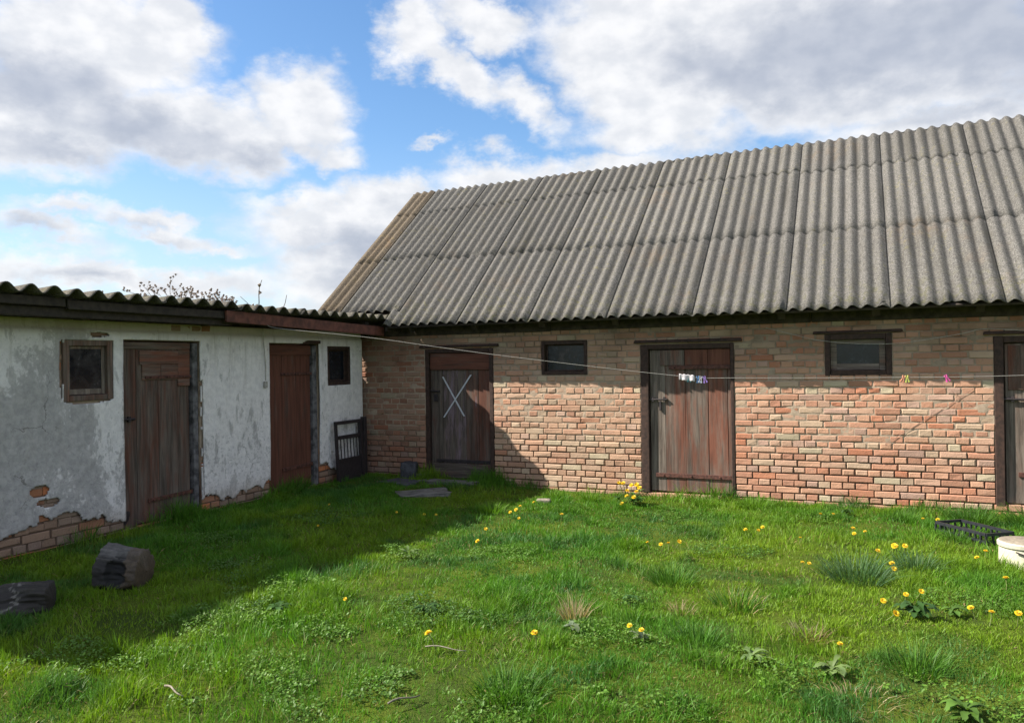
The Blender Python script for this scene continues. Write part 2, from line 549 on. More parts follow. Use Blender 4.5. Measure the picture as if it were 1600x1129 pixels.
def m_leaf(name, trans=0.35, spec=0.3, gain=1.0):
    m, t, bs, out = mat(name)
    p = pos(t)
    c = attr(t)
    n = t.noise(p, 3.0, 3, 0.6)
    c = t.mix(t.ramp(n, 0.3, 0.7), c, t.mix(1.0, c, (1.25, 1.15, 0.9), 'MULTIPLY'))
    t.put(bs.inputs['Base Color'], c)
    bs.inputs['Roughness'].default_value = 0.55
    bs.inputs['Specular IOR Level'].default_value = spec
    tr = t.n('ShaderNodeBsdfTranslucent')
    t.put(tr.inputs['Color'], t.mix(1.0, c, (1.25, 1.3, 0.55), 'MULTIPLY'))
    mx = t.n('ShaderNodeMixShader')
    mx.inputs[0].default_value = trans
    t.link(bs.outputs[0], mx.inputs[1]); t.link(tr.outputs[0], mx.inputs[2])
    t.link(mx.outputs[0], out.inputs[0])
    return m


def m_soil():
    m, t, bs, _ = mat('mossy_soil')
    p = pos(t)
    n1 = t.noise(p, 1.6, 6, 0.65); n2 = t.noise(p, 22, 5, 0.7); n3 = t.noise(p, 120, 3, 0.7)
    c = t.mix(t.ramp(n1, 0.38, 0.6), (0.055, 0.085, 0.015), (0.095, 0.135, 0.014))
    c = t.mix(t.ramp(n2, 0.58, 0.75), c, (0.07, 0.055, 0.03))
    c = t.mix(t.ramp(n3, 0.55, 0.75, 0, 0.6), c, (0.10, 0.11, 0.022))
    t.put(bs.inputs['Base Color'], c)
    bs.inputs['Roughness'].default_value = 1.0
    bs.inputs['Specular IOR Level'].default_value = 0.1
    bump(t, bs, t.math('ADD', n2, n3), 1.0, 0.02)
    return m


def m_glass():
    m, t, bs, _ = mat('dusty_dark_glass')
    p = pos(t)
    n = t.noise(p, 9, 5, 0.65)
    t.put(bs.inputs['Base Color'], t.mix(t.ramp(n, 0.4, 0.75), (0.008, 0.011, 0.016), (0.03, 0.035, 0.042)))
    t.put(bs.inputs['Roughness'], t.ramp(n, 0.3, 0.7, 0.08, 0.3))
    bs.inputs['IOR'].default_value = 1.45
    return m


def m_col(name, rough=0.7, bmp=0.5, scale=40, var=0.35):
    """colour from the attribute, broken up by noise"""
    m, t, bs, _ = mat(name)
    p = t.n('ShaderNodeTexCoord').outputs['Object']
    c = attr(t)
    n1 = t.noise(p, scale, 6, 0.7); n2 = t.noise(p, scale * 0.22, 4, 0.6)
    f = t.ramp(t.math('ADD', t.math('MULTIPLY', n1, 0.6), t.math('MULTIPLY', n2, 0.4)), 0.35, 0.65, 1 - var, 1 + var)
    t.put(bs.inputs['Base Color'], t.mix(1.0, c, t.comb(f, f, f), 'MULTIPLY'))
    bs.inputs['Roughness'].default_value = rough
    bump(t, bs, n1, bmp, 0.006)
    return m


M = dict(
    brick=m_brick(), mortar=m_mortar(), plaster=m_plaster(),
    roof=m_roof('weathered_fibre_cement', (0.072, 0.070, 0.067), (0.138, 0.134, 0.128)),
    shedroof=m_roof('mossy_fibre_cement', (0.06, 0.056, 0.05), (0.115, 0.108, 0.095)),
    plank=m_wood('weathered_planks', (26, 26, 1.4)),
    board=m_wood('weathered_boards_level', (1.4, 1.4, 26)),
    dark=simple('dark_old_timber', (0.035, 0.027, 0.021), 0.85, 0.4, 18),
    frame=simple('dark_brown_frame', (0.040, 0.020, 0.014), 0.8, 0.45, 22),
    redboard=simple('red_brown_board', (0.11, 0.038, 0.025), 0.75, 0.4, 14),
    iron=simple('rusty_iron', (0.085, 0.032, 0.022), 0.75, 0.5, 30),
    darkiron=simple('dark_painted_iron', (0.022, 0.016, 0.018), 0.6, 0.4, 25),
    glass=m_glass(), soil=m_soil(),
    grass=m_leaf('grass_blade', 0.35), leaf=m_leaf('broad_leaf', 0.3, 0.4),
    petal=simple('yellow_petal', (0.72, 0.50, 0.012), 0.6, 0.15, 60, bmp=0),
    stem=simple('green_stem', (0.16, 0.20, 0.06), 0.6, 0.2, 40, bmp=0),
    stone=simple('grey_stone', (0.20, 0.19, 0.18), 0.9, 0.45, 14, bmp=0.8, bdist=0.01),
    darkstone=simple('dark_stone', (0.05, 0.052, 0.06), 0.9, 0.4, 14, bmp=0.8, bdist=0.01),
    col=m_col('mottled_surface'), colsmooth=m_col('mottled_smooth', 0.5, 0.15, 25, 0.12),
    rope=simple('pale_cord', (0.36, 0.34, 0.31), 0.8, 0.2, 60, bmp=0),
    twig=simple('grey_bark', (0.17, 0.135, 0.115), 0.9, 0.35, 30),
    bud=simple('brown_buds', (0.13, 0.08, 0.06), 0.8, 0.3, 30, bmp=0),
    soot_shade=simple('soot_shade_timber', (0.045, 0.034, 0.024), 0.9, 0.5, 12),
    slab=simple('mossy_slab', (0.115, 0.11, 0.10), 0.9, 0.5, 10, bmp=0.8, bdist=0.01),
    render=simple('grey_render', (0.115, 0.11, 0.115), 0.9, 0.65, 11, bmp=0.6),
    white=simple('white_paint', (0.48, 0.49, 0.53), 0.7, 0.1, 30, bmp=0.1),
)

# ------------------------------------------------------------------ ground sheet
ax = np.unique(np.concatenate([np.linspace(-500, -20, 25), np.linspace(-20, -2, 37), np.linspace(-2, 12, 141), np.linspace(12, 30, 37), np.linspace(30, 500, 25)]))
ay = np.unique(np.concatenate([np.linspace(-500, -25, 25), np.linspace(-25, -12, 27), np.linspace(-12, 1, 131), np.linspace(1, 30, 30), np.linspace(30, 500, 25)]))
GX, GY = np.meshgrid(ax, ay, indexing='ij')
GZ = gz(GX, GY)
ground = grid_mesh('ground', np.stack([GX, GY, GZ], -1), M['soil'], smooth=True)
set_tags(ground, kind='structure')

# ================================================================== BRICK BARN
barn = thing('brick_barn', 'long red brick barn with a steep grey corrugated roof behind the lawn', 'barn', (4.5, 0, 0))
XL, XR = -0.76, 12.6
# openings: x0, x1, z0, z1
DOORS = [(0.98, 2.05, -0.03, 1.80), (4.10, 5.24, -0.06, 1.79), (7.90, 9.02, 0.0, 1.79)]
WINS = [(2.765, 3.40, 1.42, 1.865), (6.245, 6.935, 1.385, 1.855)]
EXTRA = [(10.3, 10.95, 1.40, 1.85)]
OPEN = DOORS + WINS + EXTRA
ZTOP = 2.34
PAL = [(0.44, 0.195, 0.12), (0.48, 0.245, 0.155), (0.48, 0.28, 0.195), (0.42, 0.14, 0.07), (0.44, 0.31, 0.215), (0.46, 0.385, 0.265), (0.37, 0.155, 0.095), (0.42, 0.255, 0.20)]
PW = [0.22, 0.22, 0.18, 0.07, 0.10, 0.035, 0.105, 0.07]


def lay_bricks(mb, u0, u1, z0, z1, openings, course=0.0768, stretch=0.262, face=0.0, depth=0.11, keep=None, jit=0.003):
    row = 0
    z = z0
    while z < z1:
        zc = z + course / 2
        spans = [(u0, u1)]
        for (a, b, c, d) in openings:
            if c < zc < d:
                ns = []
                for (p, q) in spans:
                    if b <= p or a >= q: ns.append((p, q)); continue
                    if a > p: ns.append((p, a))
                    if b < q: ns.append((b, q))
                spans = ns
        for (p, q) in spans:
            header = row % 2 == 0
            u = p
            first = True
            while u < q - 0.02:
                L = stretch / 2 if header else stretch
                if not header and random.random() < 0.12: L = stretch / 2
                if first and not header: L = stretch * 0.75
                first = False
                L *= random.uniform(0.96, 1.04)
                e = min(u + L, q)
                if q - e < 0.05: e = q
                g = 0.0065
                up = sstep(z, 0.5, 1.0)
                if keep is None or keep((u + e) / 2, zc):
                    c = np.array(PAL[np.searchsorted(np.cumsum(PW), random.random() * 0.999)])
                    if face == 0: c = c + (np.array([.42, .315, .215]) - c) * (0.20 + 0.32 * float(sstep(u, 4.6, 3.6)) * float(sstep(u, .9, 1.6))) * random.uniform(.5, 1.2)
                    c = c * random.uniform(0.84, 1.1) * ((0.62 + 0.38 * float(sstep(u, 0.75, 1.1))) if face == 0 else 1.0)  # corner shade, with some staining, put into the brick colour
                    f = face + random.uniform(-1, 1) * (0.004)
                    j = jit * (1.35 if random.random() < .3 else 1)
                    r = lambda k=j: random.uniform(-k, k)
                    zz0 = z + g + r(); zz1 = z + course - g + r()
                    a0 = u + g + r(); a1 = e - g + r()
                    bv = random.uniform(0.003, 0.010)
                    # front face ring + bevel ring + back
                    pts = []
                    for (uu, vv) in ((a0 + bv, zz0 + bv), (a1 - bv, zz0 + bv), (a1 - bv, zz1 - bv), (a0 + bv, zz1 - bv)):
                        pts.append((uu + r(), f + random.uniform(-.003, .003), vv + r(.003)))
                    for (uu, vv) in ((a0, zz0), (a1, zz0), (a1, zz1), (a0, zz1)):
                        pts.append((uu + r(.002), f + bv, vv + r(.002)))
                    for (uu, vv) in ((a0, zz0), (a1, zz0), (a1, zz1), (a0, zz1)):
                        pts.append((uu, f + depth, vv))
                    b = len(mb.v)
                    mb.v += [mb.T(t_) for t_ in pts]
                    col = tuple(c)
                    mb.f.append((b, b + 1, b + 2, b + 3)); mb.c.append(col)
                    for k in range(4):
                        k2 = (k + 1) % 4
                        mb.f.append((b + 4 + k, b + 4 + k2, b + k2, b + k)); mb.c.append(col)
                        mb.f.append((b + 8 + k, b + 8 + k2, b + 4 + k2, b + 4 + k)); mb.c.append(col)
                u = e
        z += course
        row += 1


mb = MB()
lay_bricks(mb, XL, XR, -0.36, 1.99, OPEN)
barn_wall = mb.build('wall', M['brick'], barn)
# mortar bed: nearly flush and smeared high up, washed out low down
ux = np.arange(XL, XR + 0.001, 0.016); uz = np.arange(-0.36, ZTOP + 0.001, 0.0135)
UX, UZ = np.meshgrid(ux, uz, indexing='ij')
lown = UZ + 0.35 * (fbm2(UX * 0.8, UZ * 0.8, 5, 3) - 0.5) - 0.10 * np.sin(UX * 0.9)
low = 1 - sstep(lown, 0.35, 0.72)
rec = 0.0065 + 0.018 * low + 0.012 * (fbm2(UX * 9, UZ * 9, 8, 4) - 0.56) * (1 - 0.5 * low)
rec = rec - 0.0035 * sstep(fbm2(UX * 2.2, UZ * 3, 121, 3), 0.64, 0.76) * (1 - low)
rec = rec + 0.010 * sstep(fbm2(UX * 4, UZ * 5, 21, 3), 0.55, 0.8) * (1 - low)
keep = np.ones((len(ux) - 1, len(uz) - 1), bool)
cxm = (ux[:-1] + ux[1:]) / 2; czm = (uz[:-1] + uz[1:]) / 2
for (a, b, c, d) in OPEN:
    keep &= ~((cxm[:, None] > a) & (cxm[:, None] < b) & (czm[None, :] > c) & (czm[None, :] < d))
mort = grid_mesh('mortar', np.stack([UX, rec, UZ], -1), M['mortar'], keep, barn_wall)

# remaining walls, closed so that the inside is dark
TH = math.radians(38.95)
EY, EZ = -0.40, 2.135            # eave edge (mean wave height)
RS = 4.17                        # slope length to the ridge
RY = EY + RS * math.cos(TH); RZ = EZ + RS * math.sin(TH)
BY = 2 * RY                      # rear wall plane
for xg in (XL, XR):
    mb = MB()
    s = 1 if xg < 0 else -1
    x0, x1 = xg, xg + s * 0.25
    prof = [(0.13, -0.4), (BY, -0.4), (BY, 2.25), (RY, RZ - 0.12), (0.13, 2.33)]
    b = len(mb.v)
    mb.v += [(x0, p[0], p[1]) for p in prof] + [(x1, p[0], p[1]) for p in prof]
    n = len(prof)
    o1 = list(range(b, b + n)); o2 = list(range(b + n, b + 2 * n))
    mb.f.append(tuple(o1 if s < 0 else o1[::-1])); mb.f.append(tuple(o2[::-1] if s < 0 else o2))
    mb.c += [(0.5, 0.28, 0.19)] * 2
    for k in range(n):
        k2 = (k + 1) % n
        mb.f.append((o1[k], o1[k2], o2[k2], o2[k]) if s > 0 else (o1[k2], o1[k], o2[k], o2[k2])); mb.c.append((0.5, 0.28, 0.19))
    mb.build('gable_wall', M['brick'], barn)
mb = MB(); mb.box(XL + .26, XR - .26, BY - 0.25, BY, -0.4, 2.3, col=(0.36, 0.2, 0.14)); mb.build('rear_wall', M['brick'], barn)
# inner leaf behind the outer bricks
mb = MB()
cuts = sorted(OPEN)
u = XL + .26
for (a, b, c, d) in cuts:
    mb.box(u, a - 0.02, 0.115, 0.24, -0.4, 2.3)
    mb.box(a - 0.0195, b + 0.0195, 0.115, 0.24, d + 0.03, 2.3)
    if c > 0.5: mb.box(a - 0.0195, b + 0.0195, 0.115, 0.24, -0.4, c - 0.03)
    u = b + 0.02
mb.box(u, XR - .26, 0.115, 0.24, -0.4, 2.3)
mb.c = [(0.4, 0.25, 0.18)] * len(mb.f)
mb.build('inner_wall', M['brick'], barn)

# ---- roof of corrugated sheets
PITCH = 1.045 / 7
SEAM0 = 0.535
AMP = 0.022


def wave(x, pitch):
    ph = (x - SEAM0) / pitch * 2 * math.pi
    return np.sin(ph) + 0.12 * np.sin(2 * ph + 0.6)


Vs, Ls, St, Cs = [], [], [], []
vo = 0; lo = 0


def add_sheet(P, col, keep=None):
    global vo, lo
    n, m = P.shape[:2]
    idx = np.arange(n * m).reshape(n, m) + vo
    q = np.stack([idx[:-1, :-1], idx[1:, :-1], idx[1:, 1:], idx[:-1, 1:]], -1).reshape(-1, 4)
    if keep is not None: q = q[keep.ravel()]
    Vs.append(P.reshape(-1, 3)); Ls.append(q.ravel())
    St.append(np.arange(len(q)) * 4 + lo)
    Cs.append(np.tile(np.array(col), (n * m, 1)))
    vo += n * m; lo += len(q) * 4


cdir = np.array([0, math.cos(TH), math.sin(TH)]); ndir = np.array([0, -math.sin(TH), math.cos(TH)])
seams = [SEAM0 + 1.045 * k for k in range(-1, 12)]
xe_left = -0.86
for side in (0, 1):
    for ci in range(-1, len(seams) - 1):
        x0 = xe_left if ci < 0 else seams[ci]
        x1 = seams[0] if ci < 0 else seams[ci + 1]
        topx = 4.12 + 0.018 * ((x0 + x1) / 2 + 0.8)
        bot = 0.34 if (x1 < 0.6 and side == 0) else random.uniform(-0.03, 0.02)
        l1 = 1.64 + random.uniform(-.02, .02); l2 = 3.31 + random.uniform(-.025, .025)
        if ci < 1: l1 += 0.10; l2 -= 0.06
        for r, (s0, s1) in enumerate(((bot, l1 + .12), (l1, l2 + .12), (l2, topx))):
            xs = np.arange(x0 - 0.0, x1 + 0.75 * PITCH + 1e-6, PITCH / 12)
            ss = np.linspace(s0, s1, 9)
            X, Sg = np.meshgrid(xs, ss, indexing='ij')
            tilt = 0.004 * (1 - (Sg - s0) / (s1 - s0)) if r > 0 else 0.0 * Sg
            yaw = random.uniform(-.004, .004); slip = random.uniform(-.012, .012)
            side_up = 0.008 * (X - x0) / (x1 - x0)
            sag = 0.018 * np.sin(X * 0.55 + 1.0) * np.sin(np.pi * np.clip(Sg / 4.2, 0, 1)) + 0.010 * (fbm2(X * 0.8, Sg * 0.8, 31, 2) - .5)
            h = AMP * wave(X, PITCH) + tilt + side_up + sag + 0.004 * (fbm2(X * 5, Sg * 5, 9, 2) - .5)
            Sj = Sg + slip + yaw * (X - x0) + (0.010 * (fbm2(X * 14, Sg * 0 + r, 77, 2) - .5) + 0.05 * sstep(fbm2(X * 7, Sg * 0 + r * 3.1 + ci, 79, 2), .74, .86)) * (Sg < s0 + .02)
            P = np.stack([X, np.zeros_like(X), np.zeros_like(X)], -1) + np.array([0, EY, EZ]) + Sj[..., None] * cdir + h[..., None] * ndir
            if side == 1:
                P[..., 1] = 2 * (EY + topx * math.cos(TH)) - P[..., 1]
                P = P[::-1]
            g = random.uniform(0.90, 1.08)
            tint = np.array([g * 1.02, g, g * 0.97])
            if ci < 0: tint = tint * np.array([1.14, 0.96, 0.76])
            add_sheet(P, tint)
roof = np_mesh('roof', np.concatenate(Vs), np.concatenate(Ls), np.concatenate(St), np.full(len(np.concatenate(St)), 4), M['roof'], barn, np.concatenate(Cs), True)
sm = roof.modifiers.new('thickness', 'SOLIDIFY'); sm.thickness = 0.008; sm.offset = -1

mb = MB(); mb.quad8([(.565, -.36, 2.06), (.585, -.36, 2.06), (.585, .11, 2.06), (.565, .11, 2.06), (.565, -.36, 2.105), (.585, -.36, 2.105), (.585, .11, 2.47), (.565, .11, 2.47)]); mb.build('light_stop_board', M['dark'], barn)  # board added to stop sun leaking in under the eave step
mb = MB()
for (a, b) in ((XL + .01, 2.9), (2.905, 6.1), (6.105, 9.4), (9.405, XR - .01)):
    mb.box(a, b, -0.022, 0.112, 1.995, 2.335, .006)
mb.build('eaves_shade_beam', M['soot_shade'], barn, bevel=.01)  # dark strip over the top courses, eave shade and soot in its colour
# rafter tails and wall plate
mb = MB(); mb.box(XL + .27, XR - .27, 0.118, 0.25, 2.305, 2.40); mb.build('wall_plate', M['dark'], barn)
for k, xr in enumerate(np.arange(0.9, 12.4, 0.98)):
    mb = MB()
    a = np.array([xr, EY, EZ]) + cdir * 0.10 - ndir * 0.145
    b = np.array([xr, EY, EZ]) + cdir * 1.6 - ndir * 0.145
    mb.beam(a, b, 0.085, 0.13, up=(0, 0, 1))
    mb.build('rafter', M['dark'], barn, bevel=0.006)
for k, s in enumerate((0.058, 0.6)):
    mb = MB()
    a = np.array([0.60, EY, EZ]) + cdir * s - ndir * 0.050
    b = np.array([XR - .3, EY, EZ]) + cdir * s - ndir * 0.050
    mb.beam(a, b, 0.09, 0.026, up=tuple(ndir))
    mb.build('roof_batten', M['dark'], barn)


# ---- joinery
def set_door(parent, T, x0, x1, z0, z1, planks, deep, fl, fr, ft, frame_mat, name='door', sill=True, gap=0.004, lean=0.0):
    """frame posts fl / fr / ft wide, planks = list of (x0, x1, (R,G,B))"""
    fm = MB(T)
    if fl: fm.box(x0 + .001, x0 + fl, -0.004, 0.12, z0 + .002, z1 - .002, 0.003)
    if fr: fm.box(x1 - fr, x1 - .001, -0.004, 0.12, z0 + .002, z1 - .002, 0.003)
    if ft: fm.box(x0 + (fl + .002 if fl else .001), x1 - (fr + .002 if fr else .001), 0.0, 0.12, z1 - ft, z1 - .003, 0.003)
    d = MB(T)
    for i, (a, b, c) in enumerate(planks):
        jb = random.uniform(0, .02)
        d.box(a + gap / 2, b - gap / 2, deep + random.uniform(-.003, .003), deep + 0.03, z0 + 0.015 + jb, z1 - ft - 0.006 - random.uniform(0, .008), 0.002, col=c)
    do = d.build(name, M['plank'], parent, bevel=0.004)
    if fl or fr or ft:
        fm.build('door_frame', frame_mat, parent, bevel=0.006)
    # dark boards behind the planks so no light comes through the joints
    k = MB(T); k.box(x0 + .004, x1 - .004, deep + .036, deep + .05, z0 + .01, z1 - .01); k.build('backing_board', M['dark'], do)
    return do


def strap(parent, T, x0, x1, z, deep, m, h=0.04, tilt=0.0, name='strap_hinge'):
    s = MB(T)
    n = 8
    for i in range(n):
        a = x0 + (x1 - x0) * i / n; b = x0 + (x1 - x0) * (i + 1) / n
        za = z + tilt * (i / n - .5); zb = z + tilt * ((i + 1) / n - .5)
        hw = h / 2
        s.quad8([(a, deep - .012, za - hw), (b, deep - .012, zb - hw), (b, deep, zb - hw), (a, deep, za - hw), (a, deep - .012, za + hw), (b, deep - .012, zb + hw), (b, deep, zb + hw), (a, deep, za + hw)])
    for i in range(3):
        q = x0 + (x1 - x0) * (0.1 + 0.36 * i); zz = z + tilt * (0.1 + 0.36 * i - .5)
        s.tube([(q, deep - .012, zz), (q, deep - .022, zz)], [0.012, 0.009], 8)
    return s.build(name, m, parent, bevel=0.002)


def lintel(x0, x1, z, h=0.055, T=T_brick, parent=None, out=0.03):
    s = MB(T)
    s.quad8([(x0, -out, z + random.uniform(-.004, .004)), (x1, -out, z + random.uniform(-.004, .004)), (x1, .1, z), (x0, .1, z), (x0 + .01, -out + .008, z + h * .62), (x1 - .012, -out + .008, z + h * .7), (x1, .1, z + h), (x0, .1, z + h)])
    return s.build('lintel', M['frame'], parent, bevel=0.006)


# door marked with a white cross (in the corner, shaded)
x0, x1, z0, z1 = DOORS[0]
pl = [(1.045, 1.235, (0.35, .16, 0)), (1.235, 1.42, (0.45, .26, 0.50)), (1.42, 1.60, (0.48, .28, 0.52)), (1.60, 1.80, (0.52, .22, 0.28)), (1.80, 1.985, (0.66, .30, 0.10))]
d = set_door(barn, T_brick, x0, x1, z0, z1, pl, 0.055, 0.06, 0.06, 0.06, M['frame'])
s = MB(); s.box(1.05, 1.98, 0.030, 0.0505, 1.50, 1.735, 0.003, col=(0.85, .32, 0)); s.build('top_board', M['board'], d, bevel=0.004)
s = MB(); s.box(1.05, 1.98, 0.036, 0.0505, -0.01, 0.19, 0.003, col=(0.35, .22, 0)); s.build('bottom_board', M['board'], d, bevel=0.004)
strap(d, T_brick, 1.13, 2.02, 0.225, 0.05, M['darkiron'], 0.045)
s = MB()
s.quad8([(1.56, .045, .855), (1.585, .045, .855), (1.585, .0505, .855), (1.56, .0505, .855), (1.23, .045, 1.405), (1.255, .045, 1.405), (1.255, .0505, 1.405), (1.23, .0505, 1.405)])
s.quad8([(1.24, .041, .835), (1.265, .041, .835), (1.265, .0446, .835), (1.24, .0446, .835), (1.677, .041, 1.43), (1.702, .041, 1.43), (1.702, .0446, 1.43), (1.677, .0446, 1.43)])
s.build('painted_cross', M['white'], d)
s = MB(); s.tube([(1.02, .03, 1.21), (1.20, .03, 1.20)], 0.012, 8); s.build('latch', M['darkiron'], d)
s = MB(); s.box(1.10, 1.16, .03, .05, 1.06, 1.16); s.build('lock', M['darkiron'], d, bevel=.004)
lintel(0.90, 2.14, 1.815, 0.05, parent=barn)

# middle door
x0, x1, z0, z1 = DOORS[1]
pl = [(4.205, 4.40, (0.28, .58, 0)), (4.40, 4.645, (0.58, .62, 0)), (4.645, 4.925, (0.58, .50, 0)), (4.925, 5.155, (0.70, .78, 0)), (5.155, 5.20, (0.55, .5, 0))]
d = set_door(barn, T_brick, x0, x1, z0, z1, pl, 0.045, 0.10, 0.045, 0.065, M['frame'])
for (a, b, c) in ((4.34, 4.645, (0.50, .50, 0)), (4.645, 4.925, (0.95, .42, 0)), (4.925, 5.19, (0.95, .50, 0))):
    s = MB(); s.box(a + .002, b - .002, 0.030, 0.0395, 1.525, 1.715, 0.002, col=c); s.build('top_board', M['plank'], d, bevel=0.003)
strap(d, T_brick, 4.45, 5.20, 1.50, 0.032, M['iron'], 0.05)
strap(d, T_brick, 4.27, 5.225, 0.165, 0.04, M['iron'], 0.05)
s = MB()
s.tube([(4.20, .022, 1.10), (4.43, .022, 1.105)], 0.011, 8)
s.box(4.23, 4.26, .015, .04, 1.075, 1.13); s.box(4.375, 4.405, .015, .04, 1.08, 1.135)
s.box(4.325, 4.35, .02, .04, 0.965, 1.085)
s.build('bolt', M['darkiron'], d, bevel=0.003)
lintel(4.02, 5.34, 1.805, 0.055, parent=barn)

# right-hand door, running out of the picture
x0, x1, z0, z1 = DOORS[2]
pl = [(8.0, 8.21, (0.36, .66, 0)), (8.21, 8.45, (0.62, .60, 0)), (8.45, 8.70, (0.5, .5, 0)), (8.70, 8.97, (0.45, .55, 0))]
d = set_door(barn, T_brick, x0, x1, z0, z1, pl, 0.05, 0.085, 0.05, 0.07, M['frame'])
for (a, b) in ((8.03, 8.45), (8.45, 8.95)):
    s = MB(); s.box(a, b - .002, 0.034, 0.0445, 1.22, 1.69, 0.002, col=(0.62, .36, 0)); s.build('top_board', M['plank'], d, bevel=0.003)
strap(d, T_brick, 8.11, 9.0, 0.335, 0.046, M['iron'], 0.05)
s = MB(); s.tube([(7.965, .02, 1.128), (8.30, .02, 1.118)], 0.013, 8); s.box(8.05, 8.08, .015, .045, 1.10, 1.15); s.box(8.17, 8.2, .02, .045, 1.0, 1.12); s.build('bolt', M['darkiron'], d, bevel=0.003)
lintel(7.80, 9.12, 1.805, 0.055, parent=barn)


def set_window(parent, T, x0, x1, z0, z1, deep, fw, sash, fm, sm_, sillm=None, name='window'):
    s = MB(T)
    a, b, c, e = x0 + fw, x1 - fw, z0 + fw, z1 - fw
    sash_l, sash_b = sash
    s.box(a + .002, a + sash_l, deep, deep + .03, c + .002, e - .002, .002, col=(0.34, .8, 0))
    s.box(b - sash_l, b - .002, deep, deep + .03, c + .002, e - .002, .002, col=(0.34, .8, 0))
    s.box(a + sash_l + .001, b - sash_l - .001, deep, deep + .03, c + .002, c + sash_b, .002, col=(0.2, .95, 0))
    s.box(a + sash_l + .001, b - sash_l - .001, deep, deep + .03, e - sash_l * .8, e - .002, .002, col=(0.34, .8, 0))
    w = s.build(name, sm_, parent, bevel=.003)
    s = MB(T)
    s.box(x0 + .001, a, -.006, 0.11, z0, z1, .003, col=(0.46, .72, 0)); s.box(b, x1 - .001, -.006, 0.11, z0, z1, .003, col=(0.46, .72, 0))
    s.box(a + .001, b - .001, -.004, 0.11, z0, c, .003, col=(0.5, .45, 0)); s.box(a + .001, b - .001, -.004, 0.11, e, z1, .003, col=(0.46, .72, 0))
    s.build('frame', fm, w, bevel=.004)
    s = MB(T); s.box(a + sash_l * .6, b - sash_l * .6, deep + .012, deep + .016, c + sash_b * .6, e - sash_l * .5)
    s.build('pane', M['glass'], w)
    s = MB(T); s.box(x0 - .015, x1 + .015, 0.16, 0.165, z0 - .015, z1 + .015); s.build('inner_shutter', M['dark'], w)
    return w


set_window(barn, T_brick, *WINS[0], 0.06, 0.045, (0.022, 0.02), M['frame'], M['frame'])
w = set_window(barn, T_brick, *WINS[1], 0.055, 0.060, (0.065, 0.075), M['frame'], M['board'])
lintel(6.12, 7.05, 1.862, 0.045, parent=barn)
set_window(barn, T_brick, *EXTRA[0], 0.06, 0.05, (0.03, 0.03), M['frame'], M['frame'])
# scratched cross and slanting streak scored into the brick face
s = MB()
for (p, q) in (((7.50, 1.22), (7.68, 1.06)), ((7.49, 1.07), (7.70, 1.23)), ((7.49, 1.07), (6.85, 0.62))):
    a = Vector((p[0], -0.005, p[1])); b = Vector((q[0], -0.005, q[1]))
    s.beam(a, b, 0.002, 0.006, up= (b - a).cross(Vector((0, 1, 0))))
s.build('scratched_mark', simple('scratch_soot', (0.30, 0.18, 0.135), 0.9, 0.4, 60, bmp=0), barn_wall)

# ================================================================== WHITEWASHED SHED
shed = thing('whitewashed_shed', 'low whitewashed shed with peeling plaster and a corrugated roof at the left', 'shed', (0, -4, 0))
Y0, Y1 = -7.55, -0.13
SH_D = [(-4.14, -3.16, -0.01, 1.875), (-2.075, -1.12, 0.0, 1.875)]
SH_W = [(-4.765, -4.255, 1.30, 1.868), (-0.945, -0.415, 1.315, 1.858)]
SH_W2 = [(-6.9, -6.4, 1.30, 1.86)]
SO = SH_D + SH_W + SH_W2
# plaster skin
uy = np.arange(Y0, Y1 + .0005, 0.0155); uz = np.arange(-0.25, 2.061, 0.0145)
UY, UZ = np.meshgrid(uy, uz, indexing='ij')
bulge = 0.035 * (fbm2(UY * 0.9, UZ * 0.9, 41, 3) - .5) + 0.008 * (fbm2(UY * 7, UZ * 7, 44, 3) - .5)
ledge = -0.018 * sstep(UZ, 1.955, 1.975)
out = 0.012 + bulge * sstep(np.minimum(np.abs(UY - Y1), 0.3), 0, .3) + ledge
hole_h = 0.10 + 0.20 * (fbm2(UY * 3.3, UZ * 0 + 2, 51, 4) - .35) + 0.15 * np.exp(-((UY + 4.75) / 0.42) ** 2) + 0.08 * np.exp(-((UY + 3.0) / 0.18) ** 2) + .12 * np.exp(-((UY + 1.0) / 0.2) ** 2)
hole = (UZ < hole_h + 0.22 * (fbm2(UY * 9, UZ * 9, 57, 4) - .5))
hole |= (((UY + 5.02) / 0.10) ** 2 + ((UZ - 0.52) / 0.055) ** 2 + 1.2 * (fbm2(UY * 13, UZ * 13, 61, 3) - .5)) < 0.8
hole |= (((UY + 4.93) / 0.13) ** 2 + ((UZ - 0.41) / 0.045) ** 2 + 1.2 * (fbm2(UY * 13, UZ * 13, 63, 3) - .5)) < 0.8
# broken edges round the first window
hole |= (((UY + 4.79) / 0.03) ** 2 + ((UZ - 1.58) / 0.30) ** 2 + 1.4 * (fbm2(UY * 12, UZ * 12, 66, 3) - .5)) < 0.7
hole |= (((UY + 4.40) / 0.12) ** 2 + ((UZ - 1.915) / 0.035) ** 2 + 1.4 * (fbm2(UY * 12, UZ * 12, 67, 3) - .5)) < 0.7
hole |= (((UY + 4.5) / 0.27) ** 2 + ((UZ - 1.285) / 0.022) ** 2 + 1.2 * (fbm2(UY * 12, UZ * 12, 68, 3) - .5)) < 0.7
hole |= (((UY + 3.15) / 0.02) ** 2 + ((UZ - 0.9) / 1.1) ** 2 + 1.6 * (fbm2(UY * 12, UZ * 12, 69, 3) - .5)) < 0.4
keep = ~hole[:-1, :-1]
cym = (uy[:-1] + uy[1:]) / 2; czm = (uz[:-1] + uz[1:]) / 2
for (a, b, c, d) in SO:
    keep &= ~((cym[:, None] > a) & (cym[:, None] < b) & (czm[None, :] > c) & (czm[None, :] < d))
shed_wall = grid_mesh('wall', np.stack([out, UY, UZ], -1), M['plaster'], keep, shed)
